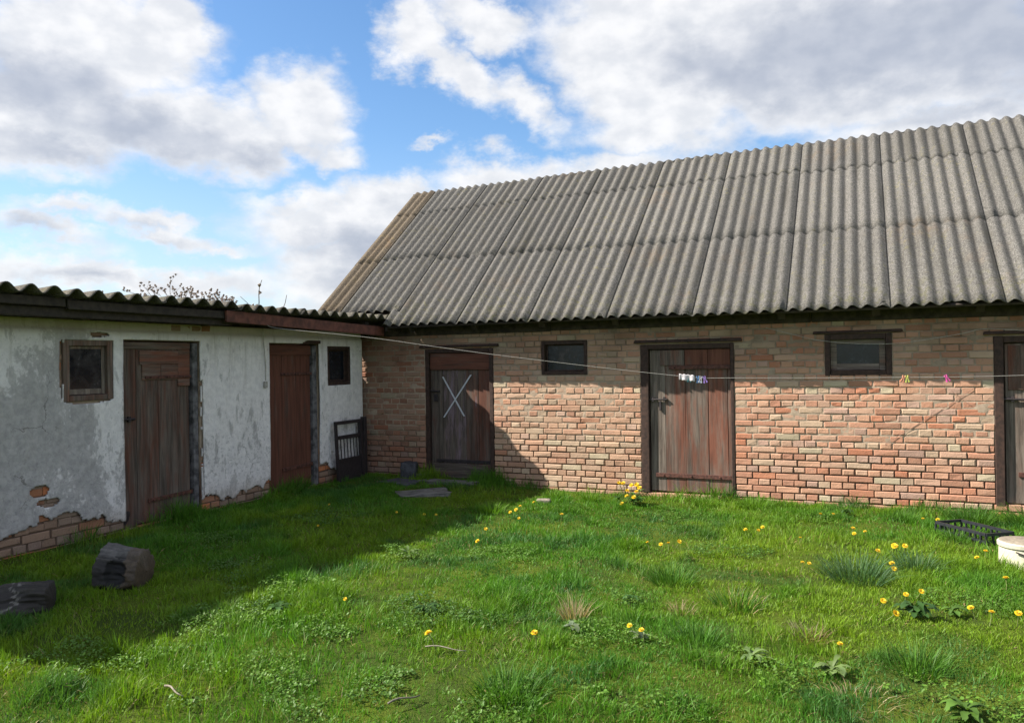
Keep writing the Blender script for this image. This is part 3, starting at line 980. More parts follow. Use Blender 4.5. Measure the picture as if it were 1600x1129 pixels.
sm = shed_wall.modifiers.new('thickness', 'SOLIDIFY'); sm.thickness = 0.018; sm.offset = -1
# bricks under the plaster and body of the wall
mb = MB(T_shed)
OLD = list(PAL)
PAL[:] = [(0.38, 0.15, 0.07), (0.27, 0.17, 0.115), (0.25, 0.175, 0.13), (0.46, 0.15, 0.055), (0.28, 0.19, 0.14), (0.30, 0.22, 0.16), (0.33, 0.15, 0.085), (0.26, 0.17, 0.13)]
lay_bricks(mb, Y0 + .01, Y1 - 0.01, -0.30, 2.0, SO, course=0.078, stretch=0.27, face=0.012, depth=0.09, keep=lambda u, z: z < 0.72, jit=0.006)
mb.build('brick_base', M['brick'], shed)
mb = MB(T_shed)
lay_bricks(mb, -5.3, -3.0, 1.20, 2.0, SO, course=0.078, stretch=0.27, face=0.012, depth=0.09, jit=0.006)
mb.build('brick_top', M['brick'], shed)
PAL[:] = OLD
mb = MB(T_shed)
u = Y0
for (a, b, c, d) in sorted(SO):
    mb.box(u, a, 0.026, 0.30, -0.4, 2.06)
    mb.box(a + .0005, b - .0005, 0.026, 0.30, d, 2.06)
    if c > 0.5: mb.box(a + .0005, b - .0005, 0.026, 0.30, -0.4, c)
    u = b
mb.box(u, Y1, 0.026, 0.30, -0.4, 2.06)
mb.build('wall_core', M['mortar'], shed)
mb = MB()
mb.box(-3.45, -3.202, Y0, Y1, -.4, 1.93); mb.build('rear_wall', M['plaster'], shed)
mb = MB(); mb.box(-3.2, -0.302, Y0, Y0 + .25, -.4, 1.95); mb.build('end_wall', M['plaster'], shed)
mb = MB(); mb.box(-3.2, -1.1, Y1 - .25, Y1, -.4, 1.95); mb.box(-1.0995, -0.302, Y1 - .25, Y1, -.4, 1.5); mb.build('end_wall', M['plaster'], shed)  # top notched to let the sun patch through to the barn wall

# doors
a, b, c, e = SH_D[0]
pl = [(-4.125, -3.935, (0.54, .30, 0)), (-3.935, -3.665, (0.54, .36, 0)), (-3.665, -3.415, (0.48, .32, 0)), (-3.415, -3.255, (0.46, .30, 0))]
d = set_door(shed, T_shed, a, b, c, e, pl, 0.07, 0, 0, 0.0, M['frame'])
for (p, q, za, zb, cc) in ((-4.12, -3.25, 1.79, 1.86, (.55, .50, 0)), (-3.90, -3.415, 1.635, 1.775, (.64, .80, 0)), (-3.87, -3.64, 1.475, 1.63, (.66, .74, 0)), (-3.638, -3.415, 1.47, 1.63, (.60, .70, 0)), (-3.413, -3.255, 1.40, 1.785, (.66, .85, 0))):
    s = MB(T_shed); s.box(p, q, .052, .0655, za, zb, .003, col=cc); s.build('top_board', M['board'], d, bevel=.003)
strap(d, T_shed, -3.84, -3.25, 1.50, .052, M['iron'], 0.03)
strap(d, T_shed, -3.815, -3.24, .243, .064, M['iron'], 0.04, .01)
s = MB(T_shed); s.tube([(-4.11, .05, 1.09), (-3.97, .05, 1.085)], .012, 8); s.box(-4.05, -4.02, .04, .066, 1.06, 1.115); s.build('bolt', M['darkiron'], d)
s = MB(T_shed); s.box(-3.235, -3.165, .03, .20, 0, 1.86, .004); s.build('door_post', M['render'], shed, bevel=.006)
s = MB(T_shed); s.box(-4.13, -4.045, .062, .0665, .05, .17, .012); s.build('gnawed_hole', M['darkiron'], d)
a, b, c, e = SH_D[1]
pl = [(-2.065, -1.78, (0.92, .36, 0)), (-1.78, -1.52, (0.88, .40, 0)), (-1.52, -1.225, (0.92, .37, 0))]
d = set_door(shed, T_shed, a, b, c, e, pl, 0.06, 0, 0, 0.0, M['frame'])
s = MB(T_shed); s.box(-2.06, -1.23, .042, .0555, 1.73, 1.855, .003, col=(.92, .34, 0)); s.build('top_board', M['board'], d, bevel=.003)
strap(d, T_shed, -1.80, -1.21, 1.49, .056, M['iron'], .035)
strap(d, T_shed, -1.80, -1.21, .29, .055, M['iron'], .045, .01)
s = MB(T_shed); s.tube([(-2.03, .04, 1.02), (-2.03, .04, 0.90)], .01, 8); s.build('handle', M['darkiron'], d)
s = MB(T_shed); s.box(-1.205, -1.125, .03, .20, 0.01, 1.86, .004); s.build('door_post', M['render'], shed, bevel=.006)
s = MB(T_shed); s.box(-1.46, -1.08, -.02, .06, 1.878, 1.925, .006); s.build('lintel', M['frame'], shed, bevel=.005)
set_window(shed, T_shed, *SH_W[0], 0.035, 0.055, (0.035, 0.055), M['plank'], M['plank'])
set_window(shed, T_shed, *SH_W[1], 0.05, 0.050, (0.025, 0.03), M['frame'], M['frame'])
set_window(shed, T_shed, *SH_W2[0], 0.04, 0.05, (0.03, 0.04), M['plank'], M['plank'])

# roof of wide corrugated sheets; the waves run across, x = 0.5 is the eave over the yard
Vs, Ls, St, Cs = [], [], [], []
vo = 0; lo = 0
SP = 0.200
xe = 0.50
ys_edges = [-7.80, -6.9, -5.9, -5.07, -4.05, -3.05, -2.02, -1.02, 0.12]
for k in range(len(ys_edges) - 1):
    ya, yb = ys_edges[k], ys_edges[k + 1]
    z_off = 0.02 + 0.012 * math.sin(k * 2.1) + (0.018 if k == 2 else 0)
    for (xa, xb, up) in ((xe + random.uniform(-.02, .03), -1.3, 0.0), (-1.1, -3.7, 0.012)):
        yy = np.arange(ya - (0.06 if k else 0), yb + 1e-6, SP / 14); xx = np.linspace(xa, xb, 40)
        YY, XX = np.meshgrid(yy, xx, indexing='ij')
        ph = (YY + 5.594) / SP * 2 * np.pi + np.pi / 2
        zz = 2.226 + z_off + up + 0.034 * np.sin(ph) + (XX - 0.5) * math.tan(math.radians(3.4)) + 0.012 * (YY - ya) / (yb - ya) * 0 + 0.006 * (fbm2(YY * 3, XX * 3, 13, 2) - .5)
        XX = XX + (0.02 * (fbm2(YY * 9, YY * 0, 15, 3) - .5)) * (XX > xa - .05)
        kp = None
        if k == len(ys_edges) - 2:      # hole shaped in the last sheets to let sun onto the barn wall
            xm, ym = XX[:-1, :-1], YY[:-1, :-1]
            kp = ~((xm > -0.92) & (xm < -0.58) & (ym > -0.48) & (ym < -0.22 + 0.6 * (xm + 0.62)))[:, ::-1]
        add_sheet(np.stack([XX, YY, zz], -1)[:, ::-1], np.array([1, .98, .93]) * random.uniform(.88, 1.08), kp)
sr = np_mesh('roof', np.concatenate(Vs), np.concatenate(Ls), np.concatenate(St), np.full(len(np.concatenate(St)), 4), M['shedroof'], shed, np.concatenate(Cs), True)
sm = sr.modifiers.new('thickness', 'SOLIDIFY'); sm.thickness = 0.009; sm.offset = -1
# eave timbers
s = MB(); s.box(0.36, 0.40, -7.75, -5.02, 2.135, 2.205, .006); s.build('eaves_board', M['dark'], shed, bevel=.006)
s = MB(); s.box(0.30, 0.34, -7.7, -3.05, 2.04, 2.13, .008); s.build('eaves_board', M['dark'], shed, bevel=.006)
s = MB(); s.box(0.37, 0.405, -5.0, -3.0, 2.115, 2.195, .008); s.build('eaves_board', M['dark'], shed, bevel=.006)
s = MB(); s.quad8([(0.42, -3.22, 2.075), (0.455, -3.22, 2.075), (0.455, -0.22, 1.995), (0.42, -0.22, 1.995), (0.42, -3.22, 2.20), (0.455, -3.22, 2.20), (0.455, -0.22, 2.125), (0.42, -0.22, 2.125)])
s.build('fascia_board', M['redboard'], shed, bevel=.006)
s = MB(); s.box(-.22, -.06, Y0 + .02, Y1, 2.062, 2.15, .004); s.build('wall_plate', M['dark'], shed)
for k, yr in enumerate((-7.3, -6.4, -5.48, -4.62, -3.95, -3.1, -2.2, -1.3, -0.45)):
    s = MB(); s.beam((0.33, yr, 2.145 - .03 * (k % 2)), (-3.3, yr, 1.94), .09, .10)
    s.build('rafter', M['dark'], shed, bevel=.008)
for xb in (0.20, -1.15, -2.0):
    s = MB(); s.box(xb - .04, xb + .04, Y0 - .1, Y1 + .1, 2.196 + (xb - .5) * .0594 - .03, 2.196 + (xb - .5) * .0594 - .012, .003); s.build('roof_batten', M['dark'], shed)

# small white switch box with its cable
sw = thing('switch_box', 'small pale switch box with a thin cable beside the plain brown shed door', 'switch', (0.02, -2.17, 1.37))
s = MB(); s.box(.018, .045, -2.20, -2.145, 1.335, 1.41, .002); s.build('box', M['rope'], sw, bevel=.006)
s = MB(); s.tube([(.03, -2.17, 1.42), (.03, -2.165, 1.6), (.035, -2.185, 1.75), (.03, -2.20, 1.9), (.03, -2.2, 2.05)], .005, 6); s.build('cable', M['rope'], sw)

# ================================================================== GATE LEANING ON THE SHED CORNER
gate = thing('metal_gate', 'dark iron garden gate with upright bars leaning at the shed corner', 'gate', (0.10, -0.6, -0.03))
LEAN = lambda z: 0.135 - 0.05 * z
gy0, gy1 = -0.90, -0.34


def gpt(y, z): return (LEAN(z), y, z)


s = MB()
s.beam(gpt(gy0, -.05), gpt(gy0, .80), .035, .035, up=(1, 0, 0)); s.beam(gpt(gy1, -.05), gpt(gy1, .80), .05, .05, up=(1, 0, 0))
s.beam(gpt(gy0 - .015, .80), gpt(gy1 + .03, .80), .04, .045); s.beam(gpt(gy0 + .02, .60), gpt(gy1 - .026, .60), .03, .05)
s.beam(gpt(gy0 + .02, .29), gpt(gy1 - .026, .29), .03, .04); s.beam(gpt(gy0 + .02, 0.0), gpt(gy1 - .026, 0.0), .03, .04)
s.build('frame', M['darkiron'], gate)
s = MB()
s.quad8([(LEAN(0) - .004, gy0 + .02, 0.022), (LEAN(0) + .004, gy0 + .02, 0.022), (LEAN(0) + .004, gy1 - .026, 0.022), (LEAN(0) - .004, gy1 - .026, 0.022),
         (LEAN(.29) - .004, gy0 + .02, .268), (LEAN(.29) + .004, gy0 + .02, .268), (LEAN(.29) + .004, gy1 - .026, .268), (LEAN(.29) - .004, gy1 - .026, .268)])
s.build('panel', M['darkiron'], gate)
for k in range(6):
    y = gy0 + .02 + (gy1 - gy0 - .046) * (k + 1) / 7
    s = MB(); s.tube([gpt(y, .30), gpt(y, .595)], .008, 8); s.build('bar', M['darkiron'], gate)
s = MB(); s.box(.05, .12, -.27, -.20, -.08, .85, .006)
po = s.build('gate_post', M['darkiron'], None, bevel=.004)
set_tags(po, 'dark upright post beside the iron gate at the shed corner', 'post')


# ================================================================== STONES, SLABS
def rock(name, label, cat, c, size, rot, m, seed, sub=3, power=0.5, amp=0.10):
    import bmesh
    bm = bmesh.new()
    bmesh.ops.create_icosphere(bm, subdivisions=sub, radius=1)
    ca, sa = math.cos(rot), math.sin(rot)
    for v in bm.verts:
        p = np.array(v.co)
        q = np.sign(p) * np.abs(p) ** power
        q = q / max(1e-6, np.max(np.abs(q))) * (0.75 + .25 * np.linalg.norm(p)) if power < 1 else q
        n = fbm2(q[0] * 1.7 + seed, q[1] * 1.7 + q[2] * 2.3, seed, 4) - .5
        q = q * (1 + amp * 2 * n)
        x, y, z = q[0] * size[0], q[1] * size[1], q[2] * size[2]
        v.co = (x * ca - y * sa, x * sa + y * ca, z)
    me = bpy.data.meshes.new(name); bm.to_mesh(me); bm.free()
    o = add_mesh(name, me, m, None, True)
    o.location = c
    return set_tags(o, label, cat)


rock('stone_slab', 'largest grey stone slab lying flat in grass before the crossed door', 'slab', (1.62, -1.18, -.04), (.32, .20, .04), .75, M['slab'], 3, 4, .38, .22)
rock('stone_slab', 'small flat slab against the threshold of the crossed door', 'slab', (1.55, -.40, -.02), (.40, .12, .04), .05, M['slab'], 5, 4, .4, .15)
rock('stone_slab', 'flat slab at the foot of the shaded brick corner', 'slab', (0.95, -.62, -.02), (.26, .2, .04), -.2, M['darkstone'], 6, 4, .45, .1)
rock('stone_block', 'dark stone block standing against the shaded brick wall', 'stone', (0.78, -.13, .07), (.11, .09, .14), .3, M['darkstone'], 8, 3, .7, .2)
s = MB(); s.box(.90, 1.06, -.16, -.05, -.05, .05, .012); set_tags(s.build('loose_brick', M['slab'], None, bevel=.006), 'loose pale brick lying left of the crossed door', 'brick')
rock('fieldstone', 'small pale stone in grass below the foot of the brick wall', 'stone', (3.19, -1.05, -.065), (.08, .05, .045), .3, simple('pale_stone', (.25, .21, .17), .9, .3, 20), 12, 3, .6, .12)


# ================================================================== LOGS
def log(name, label, c, L, R, yaw, cols, seed, hollow=None, pitch=0.0):
    nl, na = 60, 90
    root = None
    P = np.zeros((nl, na + 1, 3)); C = np.zeros((nl, na + 1, 3))
    for i in range(nl):
        t = i / (nl - 1)
        end = min(t, 1 - t)
        er = min(1.0, (end / 0.06) ** 0.5) if end < .06 else 1.0
        er = max(er, 0.03)
        u = (t - .5) * L
        if end < .06: u = (t - .5) * L * 0.985
        for k in range(na + 1):
            a = 2 * math.pi * (k % na) / na
            kk = np.cos(a) * 1.3, np.sin(a) * 1.3
            n = float(fbm2(kk[0] + 3 + t * 1.2, kk[1] + 5 + t * .9, seed, 4)) - .5
            n6 = float(fbm2(kk[0] * 6 + 3 + t * 1.5, kk[1] * 6 + 5 + t * .9, seed + 3, 3)) - .5
            n7 = float(fbm2(kk[0] * 9 + 3 + t * .5, kk[1] * 9 + 5 - t * .4, seed + 9, 2)) - .5
            rr = R * er * (1 + .70 * n + .14 * n6 + .20 * n7 + .06 * math.sin(3 * a + seed)) * (1.06 - .25 * t * (seed % 2))
            y, z = rr * math.cos(a), rr * math.sin(a) * .95
            col = np.array(cols[0]) * (1 - sstep(n, -.1, .15)) + np.array(cols[1]) * sstep(n, -.1, .15)
            col = col * (1 + 1.5 * n7)
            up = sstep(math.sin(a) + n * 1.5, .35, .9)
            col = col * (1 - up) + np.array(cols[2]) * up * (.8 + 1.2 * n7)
            if not hollow and .34 + .10 * math.sin(a) < t + .35 * n + .25 * n6 < .40 + .10 * math.sin(a): col = np.array((.13, .12, .11))
            if t > .66: col = col * .35 + np.array(cols[3]) * .65
            if hollow:
                hx, ha, hr = hollow
                dd = ((t - hx) / hr[0]) ** 2 + (((a - ha + math.pi) % (2 * math.pi) - math.pi) / hr[1]) ** 2 + 2.2 * n + 1.6 * n6
                if dd < 1:
                    k2 = min(1.0, max(0.0, 1 - dd)) ** .8
                    y *= 1 - .28 * k2; z *= 1 - .12 * k2
                    col = col * .15  # darkness of a deep hollow put into the colour of a shallow dent
            P[i, k] = (u, y, z); C[i, k] = col
    ca, sa = math.cos(yaw), math.sin(yaw)
    P[..., 2] += P[..., 0] * math.tan(pitch) + .02 * np.sin(P[..., 0] * 9 + seed)
    X = P[..., 0] * ca - P[..., 1] * sa + c[0]; Y = P[..., 0] * sa + P[..., 1] * ca + c[1]; Z = P[..., 2] + c[2]
    o = grid_mesh(name, np.stack([X, Y, Z], -1), M['col'], col=C, smooth=True, flip=True)
    return set_tags(o, label, 'log')


log('log', 'weathered log chunk with a black recess, the larger of two in shade', (1.66, -5.51, .12), .335, .165, math.radians(26), ((.012, .010, .009), (.028, .024, .021), (.10, .095, .09), (.085, .058, .034)), 4, (.50, math.radians(168), (.19, .75)))
log('log', 'small dark log with a whitish streak at the left picture edge', (1.56, -6.20, .06), .38, .135, math.radians(38), ((.014, .011, .010), (.026, .021, .018), (.034, .029, .026), (.018, .014, .010)), 7)

# ================================================================== BUCKET AND CRATE
bk = thing('bucket', 'round cream bucket upside down in grass at the right picture edge', 'bucket', (7.79, -2.22, -.1))
s = MB()
wob = lambda t, z: .012 * math.sin(2 * t + 1)
s.lathe([(.185, -.16), (.182, -.06), (.178, .04), (.176, .063)], 7.79, -2.22, 40, col=(.52, .50, .38), wob=wob)
s.build('body', M['colsmooth'], bk, smooth=False)
s = MB()
s.lathe([(.184, .064), (.190, .072), (.190, .098), (.180, .108)], 7.79, -2.22, 40, col=(.47, .45, .35), wob=wob); s.build('rim', M['colsmooth'], bk)
s = MB()
s.lathe([(.176, .1085), (.165, .112), (.10, .120), (.03, .122)], 7.79, -2.22, 40, col=(.22, .185, .14), wob=wob); s.build('lid', M['col'], bk, smooth=True)
s = MB(); s.tube([(7.70, -2.395, .05), (7.80, -2.43, .02), (7.92, -2.38, .05)], .006, 6); s.build('handle', M['darkiron'], bk)
ck = thing('plastic_crate', 'low black ribbed plastic crate sunk in grass behind the cream bucket', 'crate', (7.5, -1.35, -.1))
A = Vector((7.25, -1.12, -.05)); B = Vector((7.60, -1.62, -.04)); D = Vector((.23, .17, 0))
blk = simple('black_plastic', (.018, .02, .026), .45, .3, 30, bmp=.1)


def side(p, q, name):
    s = MB()
    s.beam(p + Vector((0, 0, .055)), q + Vector((0, 0, .055)), .018, .025); s.beam(p + Vector((0, 0, -.01)), q + Vector((0, 0, -.01)), .012, .02); s.beam(p + Vector((0, 0, -.10)), q + Vector((0, 0, -.10)), .014, .03)
    n = int((q - p).length / .06)
    for i in range(n + 1):
        c = p.lerp(q, i / n); s.beam(c + Vector((0, 0, -.115)), c + Vector((0, 0, .042)), .016, .014, up=(q - p))
    s.build(name, blk, ck)


side(A, B, 'side'); side(A + D, B + D, 'side'); side(A, A + D, 'end'); side(B, B + D, 'end')
s = MB(); s.quad8([tuple(q + Vector((0, 0, z))) for z in (-.118, -.108) for q in (A, B, B + D, A + D)]); s.build('base', blk, ck)


# ================================================================== CLOTHES LINES AND PEGS
def smooth_path(pts, n=12):
    out = []
    P = [Vector(p) for p in pts]
    for i in range(len(P) - 1):
        p0 = P[max(i - 1, 0)]; p1 = P[i]; p2 = P[i + 1]; p3 = P[min(i + 2, len(P) - 1)]
        for k in range(n):
            t = k / n
            out.append(0.5 * ((2 * p1) + (-p0 + p2) * t + (2 * p0 - 5 * p1 + 4 * p2 - p3) * t * t + (-p0 + 3 * p1 - 3 * p2 + p3) * t ** 3))
    out.append(P[-1])
    return out


L1 = [(.458, -2.603, 2.06), (.624, -2.562, 2.018), (1.625, -2.315, 1.897), (2.304, -2.148, 1.79), (2.998, -1.977, 1.683), (3.869, -1.762, 1.56), (4.517, -1.603, 1.474), (4.928, -1.501, 1.424), (5.10, -1.459, 1.404), (5.455, -1.371, 1.400), (6.646, -1.078, 1.388), (7.828, -.787, 1.389), (9.0, -.50, 1.43), (10.6, -.10, 1.52), (11.0, .0, 1.55)]
s = MB(); s.tube(smooth_path(L1), .0023, 6)
cl = s.build('clothesline', M['rope'], None)
set_tags(cl, 'long pale washing line sagging from the shed eave across the yard', 'clothesline')
L2 = [(5.62, -.004, 1.955), (5.64, -.03, 1.945), (5.92, -.05, 1.862), (6.193, -.06, 1.789), (6.624, -.06, 1.738), (6.975, -.06, 1.735), (7.224, -.06, 1.763), (7.587, -.06, 1.821), (7.821, -.035, 1.868), (8.162, -.06, 1.838), (8.7, -.05, 1.79), (9.3, -.004, 1.86)]
s = MB(); s.tube(smooth_path(L2), .0030, 6)
cl = s.build('wire', M['rope'], None)
set_tags(cl, 'slack wire hung close to the brick wall past the larger window', 'wire')


def peg(c, colour, label, tilt=0.0, yaw=0.25, size=1.0):
    t = thing('clothes_peg', label, 'clothes peg', c, 'clothes pegs on the washing line')
    m = simple('peg_plastic', colour, .5, .1, 40, bmp=0)
    for sgn in (-1, 1):
        s = MB()
        for i in range(4):
            z0 = .018 - i * .0185 * size; z1 = z0 - .0175 * size
            w0 = .004 + .003 * (i == 3); off = sgn * (.006 + .004 * abs(i - 1))
            s.box(off - w0, off + w0, -.006, .006, z1, z0)
        o = s.build('jaw', m, t, world=False, bevel=.001)
    s = MB(); s.tube([(-.011, 0, -.012), (.011, 0, -.012)], .005, 8); s.build('spring', M['darkiron'], t, world=False)
    t.rotation_euler = (0, tilt, yaw)
    t.scale = (.95, .95, .95)
    return t


def line_at(x):
    for a, b in zip(L1[:-1], L1[1:]):
        if a[0] <= x <= b[0]:
            f = (x - a[0]) / (b[0] - a[0]); return tuple(a[i] + (b[i] - a[i]) * f for i in range(3))


for (x, c, lab, ti) in ((5.005, (.05, .35, .42), 'teal clothes peg at the end of the white rag', .1), (5.085, (.12, .30, .60), 'blue clothes peg between the white rag and the violet peg', -.15), (5.115, (.55, .55, .62), 'pale grey clothes peg between the blue and violet pegs', .2), (5.15, (.36, .22, .66), 'violet clothes peg, last of the bunch beside the white rag', -.25),
                        (7.0, (.70, .28, .16), 'coral clothes peg tilted beside the yellow peg on the line', .35), (7.03, (.62, .66, .14), 'yellow clothes peg beside the coral peg on the line', -.1), (7.375, (.80, .10, .42), 'bright pink clothes peg hanging alone on the line', -.45)):
    peg(line_at(x), c, lab, ti)
s = MB()
Pa = np.zeros((15, 7, 3))
for i in range(15):
    for j in range(7):
        x = 4.905 + .15 * i / 14; p = line_at(x)
        Pa[i, j] = (x, p[1] - .008 + .012 * math.sin(i * .9) * (j / 6), p[2] + .022 - .062 * j / 6 + .004 * math.sin(i * 1.7))
rag = grid_mesh('rag', Pa, simple('white_cloth', (.55, .52, .54), .9, .12, 60, bmp=0), smooth=True)
sm = rag.modifiers.new('thickness', 'SOLIDIFY'); sm.thickness = .004
set_tags(rag, 'small folded white rag pegged on the washing line before the middle door', 'cloth')


# ================================================================== BARE TREE BEHIND THE SHED
def twig_tree(name, label, base, height, spread, seed, levels=4, stems=3):
    rnd = random.Random(seed)
    t = thing(name, label, 'tree', base)
    tb = MB(); cb = MB(); bb = MB()
    bx, by, bz = base

    def grow(p, d, L, r, lev):
        pts = [p]; q = p.copy(); dd = d.copy()
        for i in range(4):
            dd = (dd + Vector((rnd.uniform(-1, 1), rnd.uniform(-1, 1), rnd.uniform(-.5, .9))) * .17).normalized()
            q = q + dd * (L / 4); pts.append(q.copy())
        (tb if lev == 0 else cb).tube(pts, [r * (1 - .13 * i) for i in range(5)], 5 if lev < 2 else 4)
        if lev >= levels:
            for i in range(2):
                e = pts[rnd.randint(2, 4)]
                cb.tube([e, e + Vector((rnd.uniform(-.02, .02), rnd.uniform(-.02, .02), .03)), e + Vector((0, 0, .055))], [.005, .016, .004], 4)
            return
        for i in range(rnd.randint(3, 4)):
            e = pts[rnd.randint(2, 4)]
            nd = (dd + Vector((rnd.uniform(-1, 1), rnd.uniform(-1, 1), rnd.uniform(-.15, .7))) * spread).normalized()
            grow(e, nd, L * rnd.uniform(.5, .72), r * .55, lev + 1)
    for i in range(stems):
        d = Vector((rnd.uniform(-.75, .75), rnd.uniform(-.75, .75), 1)).normalized() if stems > 1 else Vector((.1, .1, 1)).normalized()
        grow(Vector(base), d, height * .42, .05 if stems > 1 else .016, 0)
    top = max(v[2] for v in cb.v)
    k = (base[2] + height - base[2]) / (top - base[2])
    for q in (tb, cb):
        q.v = [(bx + (v[0] - bx) * k * 1.7, by + (v[1] - by) * k * 1.7, bz + (v[2] - bz) * k) for v in q.v]
    tb.build('trunk', M['twig'], t); cb.build('crown', M['twig'], t)
    return t


twig_tree('bare_tree', 'bare budding tree showing its twigs above the shed roof', (-8.1, 4.1, -.1), 4.0, .80, 5, 5, 8)
twig_tree('bare_sapling', 'thin bare sapling tip rising just left of the barn roof', (-6.9, 5.4, -.1), 3.5, .45, 9, 2, 1)

# ================================================================== GRASS
def frustum(x, y, m=0.0):
    rx = x - CAM.x; ry = y - CAM.y
    fw = -0.409 * rx + 0.912 * ry
    rt = 0.912 * rx + 0.409 * ry
    return fw, rt, (np.abs(rt) < fw * 0.665 + m) & (fw > 2.6)


def blades(xy, h, w, lean, col, az_=None, base_z=None, curl=0.5):
    n = len(xy)
    if az_ is None: az_ = rng.uniform(0, 2 * np.pi, n)
    face = rng.uniform(0, 2 * np.pi, n)
    dx, dy = np.cos(az_), np.sin(az_)
    sx, sy = np.cos(face), np.sin(face)
    z0 = gz(xy[:, 0], xy[:, 1]) - 0.006 if base_z is None else base_z
    P = np.zeros((n, 5, 3))
    for k, (t, ww) in enumerate(((0, 1), (0, -1), (.55, .8), (.55, -.8), (1, 0))):
        out = lean * h * (t * (1 - curl) + curl * t * t)
        P[:, k, 0] = xy[:, 0] + dx * out + sx * w * .5 * ww
        P[:, k, 1] = xy[:, 1] + dy * out + sy * w * .5 * ww
        P[:, k, 2] = z0 + h * (t - .28 * lean * t * t)
    V = P.reshape(-1, 3)
    b = np.arange(n)[:, None] * 5
    L = np.concatenate([b + np.array([0, 1, 3, 2]), b + np.array([2, 3, 4])], 1)
    st = np.arange(n)[:, None] * 7 + np.array([0, 4]); tt = np.tile(np.array([4, 3]), (n, 1))
    return V, L.ravel(), st.ravel(), tt.ravel(), np.repeat(col, 5, 0)


def scatter(dens_fn, x0, x1, y0, y1, dmax):
    n = int((x1 - x0) * (y1 - y0) * dmax)
    x = rng.uniform(x0, x1, n); y = rng.uniform(y0, y1, n)
    k = rng.uniform(0, dmax, n) < dens_fn(x, y)
    return x[k], y[k]


AVOID = [(1.56, -6.2, .15), (1.62, -1.15, .36), (1.55, -.40, .30), (0.95, -.62, .2), (1.66, -5.52, .17), (7.79, -2.22, .17), (1.28, -6.05, .13)]


def dens_fn(x, y):
    fw, rt, ins = frustum(x, y, .25)
    d = np.sqrt((x - CAM.x) ** 2 + (y - CAM.y) ** 2)
    den = np.where(d < 5.0, 9800, np.where(d < 7, 7600, 5200))
    den = np.where(ins, den, np.where((y < -8.0) | (x > 9.8), 500, 1100))
    thin = fbm2(x * 1.3, y * 1.3, 71, 3)
    den = den * (0.38 + 0.8 * sstep(thin, .33, .52))
    for (ax_, ay_, r) in AVOID:
        den = np.where((x - ax_) ** 2 + (y - ay_) ** 2 < r * r, den * .04, den)
    return den


gx_, gy_ = scatter(dens_fn, 0.03, 13, -14, -0.02, 9800)
n = len(gx_)
ht = fbm2(gx_ * 1.1, gy_ * 1.1, 81, 3)
h2 = fbm2(gx_ * 4.2, gy_ * 4.2, 85, 2)
h = 0.026 + 0.042 * sstep(ht, .38, .72) + 0.060 * sstep(h2, .54, .84) + 0.03 * sstep(fbm2(gx_ * 9, gy_ * 9, 87, 2), .55, .8)
wallside = np.maximum(np.exp(-(gx_ / .25) ** 2), np.exp(-(gy_ / .32) ** 2))
h = h + .17 * wallside * sstep(fbm2(gx_ * 2.6, gy_ * 2.6, 88, 3), .42, .75)
h = h * rng.uniform(.55, 1.35, n)
d = np.sqrt((gx_ - CAM.x) ** 2 + (gy_ - CAM.y) ** 2)
w = (0.0026 + 0.00042 * d) * rng.uniform(.5, 1.2, n) * np.where(rng.uniform(0, 1, n) < .12, 1.9, 1.0)
tone = fbm2(gx_ * .9 + 9, gy_ * .9, 91, 3)
blue = sstep(fbm2(gx_ * 1.7, gy_ * 1.7 + 4, 95, 3), .55, .72)
c_a = np.array([.068, .185, .016]); c_b = np.array([.128, .228, .015]); c_c = np.array([.040, .125, .032]); c_s = np.array([.27, .22, .11])
tt = sstep(tone, .35, .65)[:, None]
col = c_a * (1 - tt) + c_b * tt
col = col * (1 - .75 * blue[:, None]) + c_c * .75 * blue[:, None]
col = col * rng.uniform(.7, 1.3, (n, 1)) * rng.uniform(.92, 1.08, (n, 3))
leanv = rng.uniform(.1, 1.0, n) ** 1.2
dry = rng.uniform(0, 1, n) < .05 + .10 * sstep(fbm2(gx_ * 1.5, gy_ * 1.5, 99, 2), .6, .8)
col[dry] = c_s * rng.uniform(.6, 1.1, (dry.sum(), 1))
leanv[dry] = rng.uniform(.9, 1.7, dry.sum()); h[dry] *= .8
print('grass blades', n)
swirl = 6.3 * fbm2(gx_ * 3.0, gy_ * 3.0, 131, 3) * 2 + rng.normal(0, 1.7, n)
V, L, st, tt_, cc = blades(np.stack([gx_, gy_], 1), h, w, leanv, col, swirl)
g = np_mesh('grass', V, L, st, tt_, M['grass'], None, cc, True)
set_tags(g, kind='stuff')


# leafy ground cover (chickweed and clover) in patches
def leafset(x, y, z, size, col, tilt=.42):
    n = len(x)
    a = rng.uniform(0, 2 * np.pi, n); ti = rng.normal(0, tilt, n); ro = rng.normal(0, tilt, n)
    ca, sa = np.cos(a), np.sin(a)
    shape = np.array([(-.5, 0, 0), (-.2, .30, .06), (.25, .27, .05), (.5, 0, -.04), (.25, -.27, .05), (-.2, -.30, .06)])
    P = np.zeros((n, 6, 3))
    for k, (u, v, q) in enumerate(shape):
        uu, vv = u * size, v * size
        P[:, k, 0] = x + uu * ca - vv * sa
        P[:, k, 1] = y + uu * sa + vv * ca
        P[:, k, 2] = z + uu * np.sin(ti) + vv * np.sin(ro) + q * size
    b = np.arange(n)[:, None] * 6
    L = np.concatenate([b + np.array([0, 3, 2, 1]), b + np.array([0, 5, 4, 3])], 1)
    L = np.concatenate([b + np.array([3, 2, 1, 0]), b + np.array([0, 5, 4, 3])], 1)
    st = np.arange(n)[:, None] * 8 + np.array([0, 4])
    return P.reshape(-1, 3), L.ravel(), st.ravel(), np.full(2 * n, 4), np.repeat(col, 6, 0)


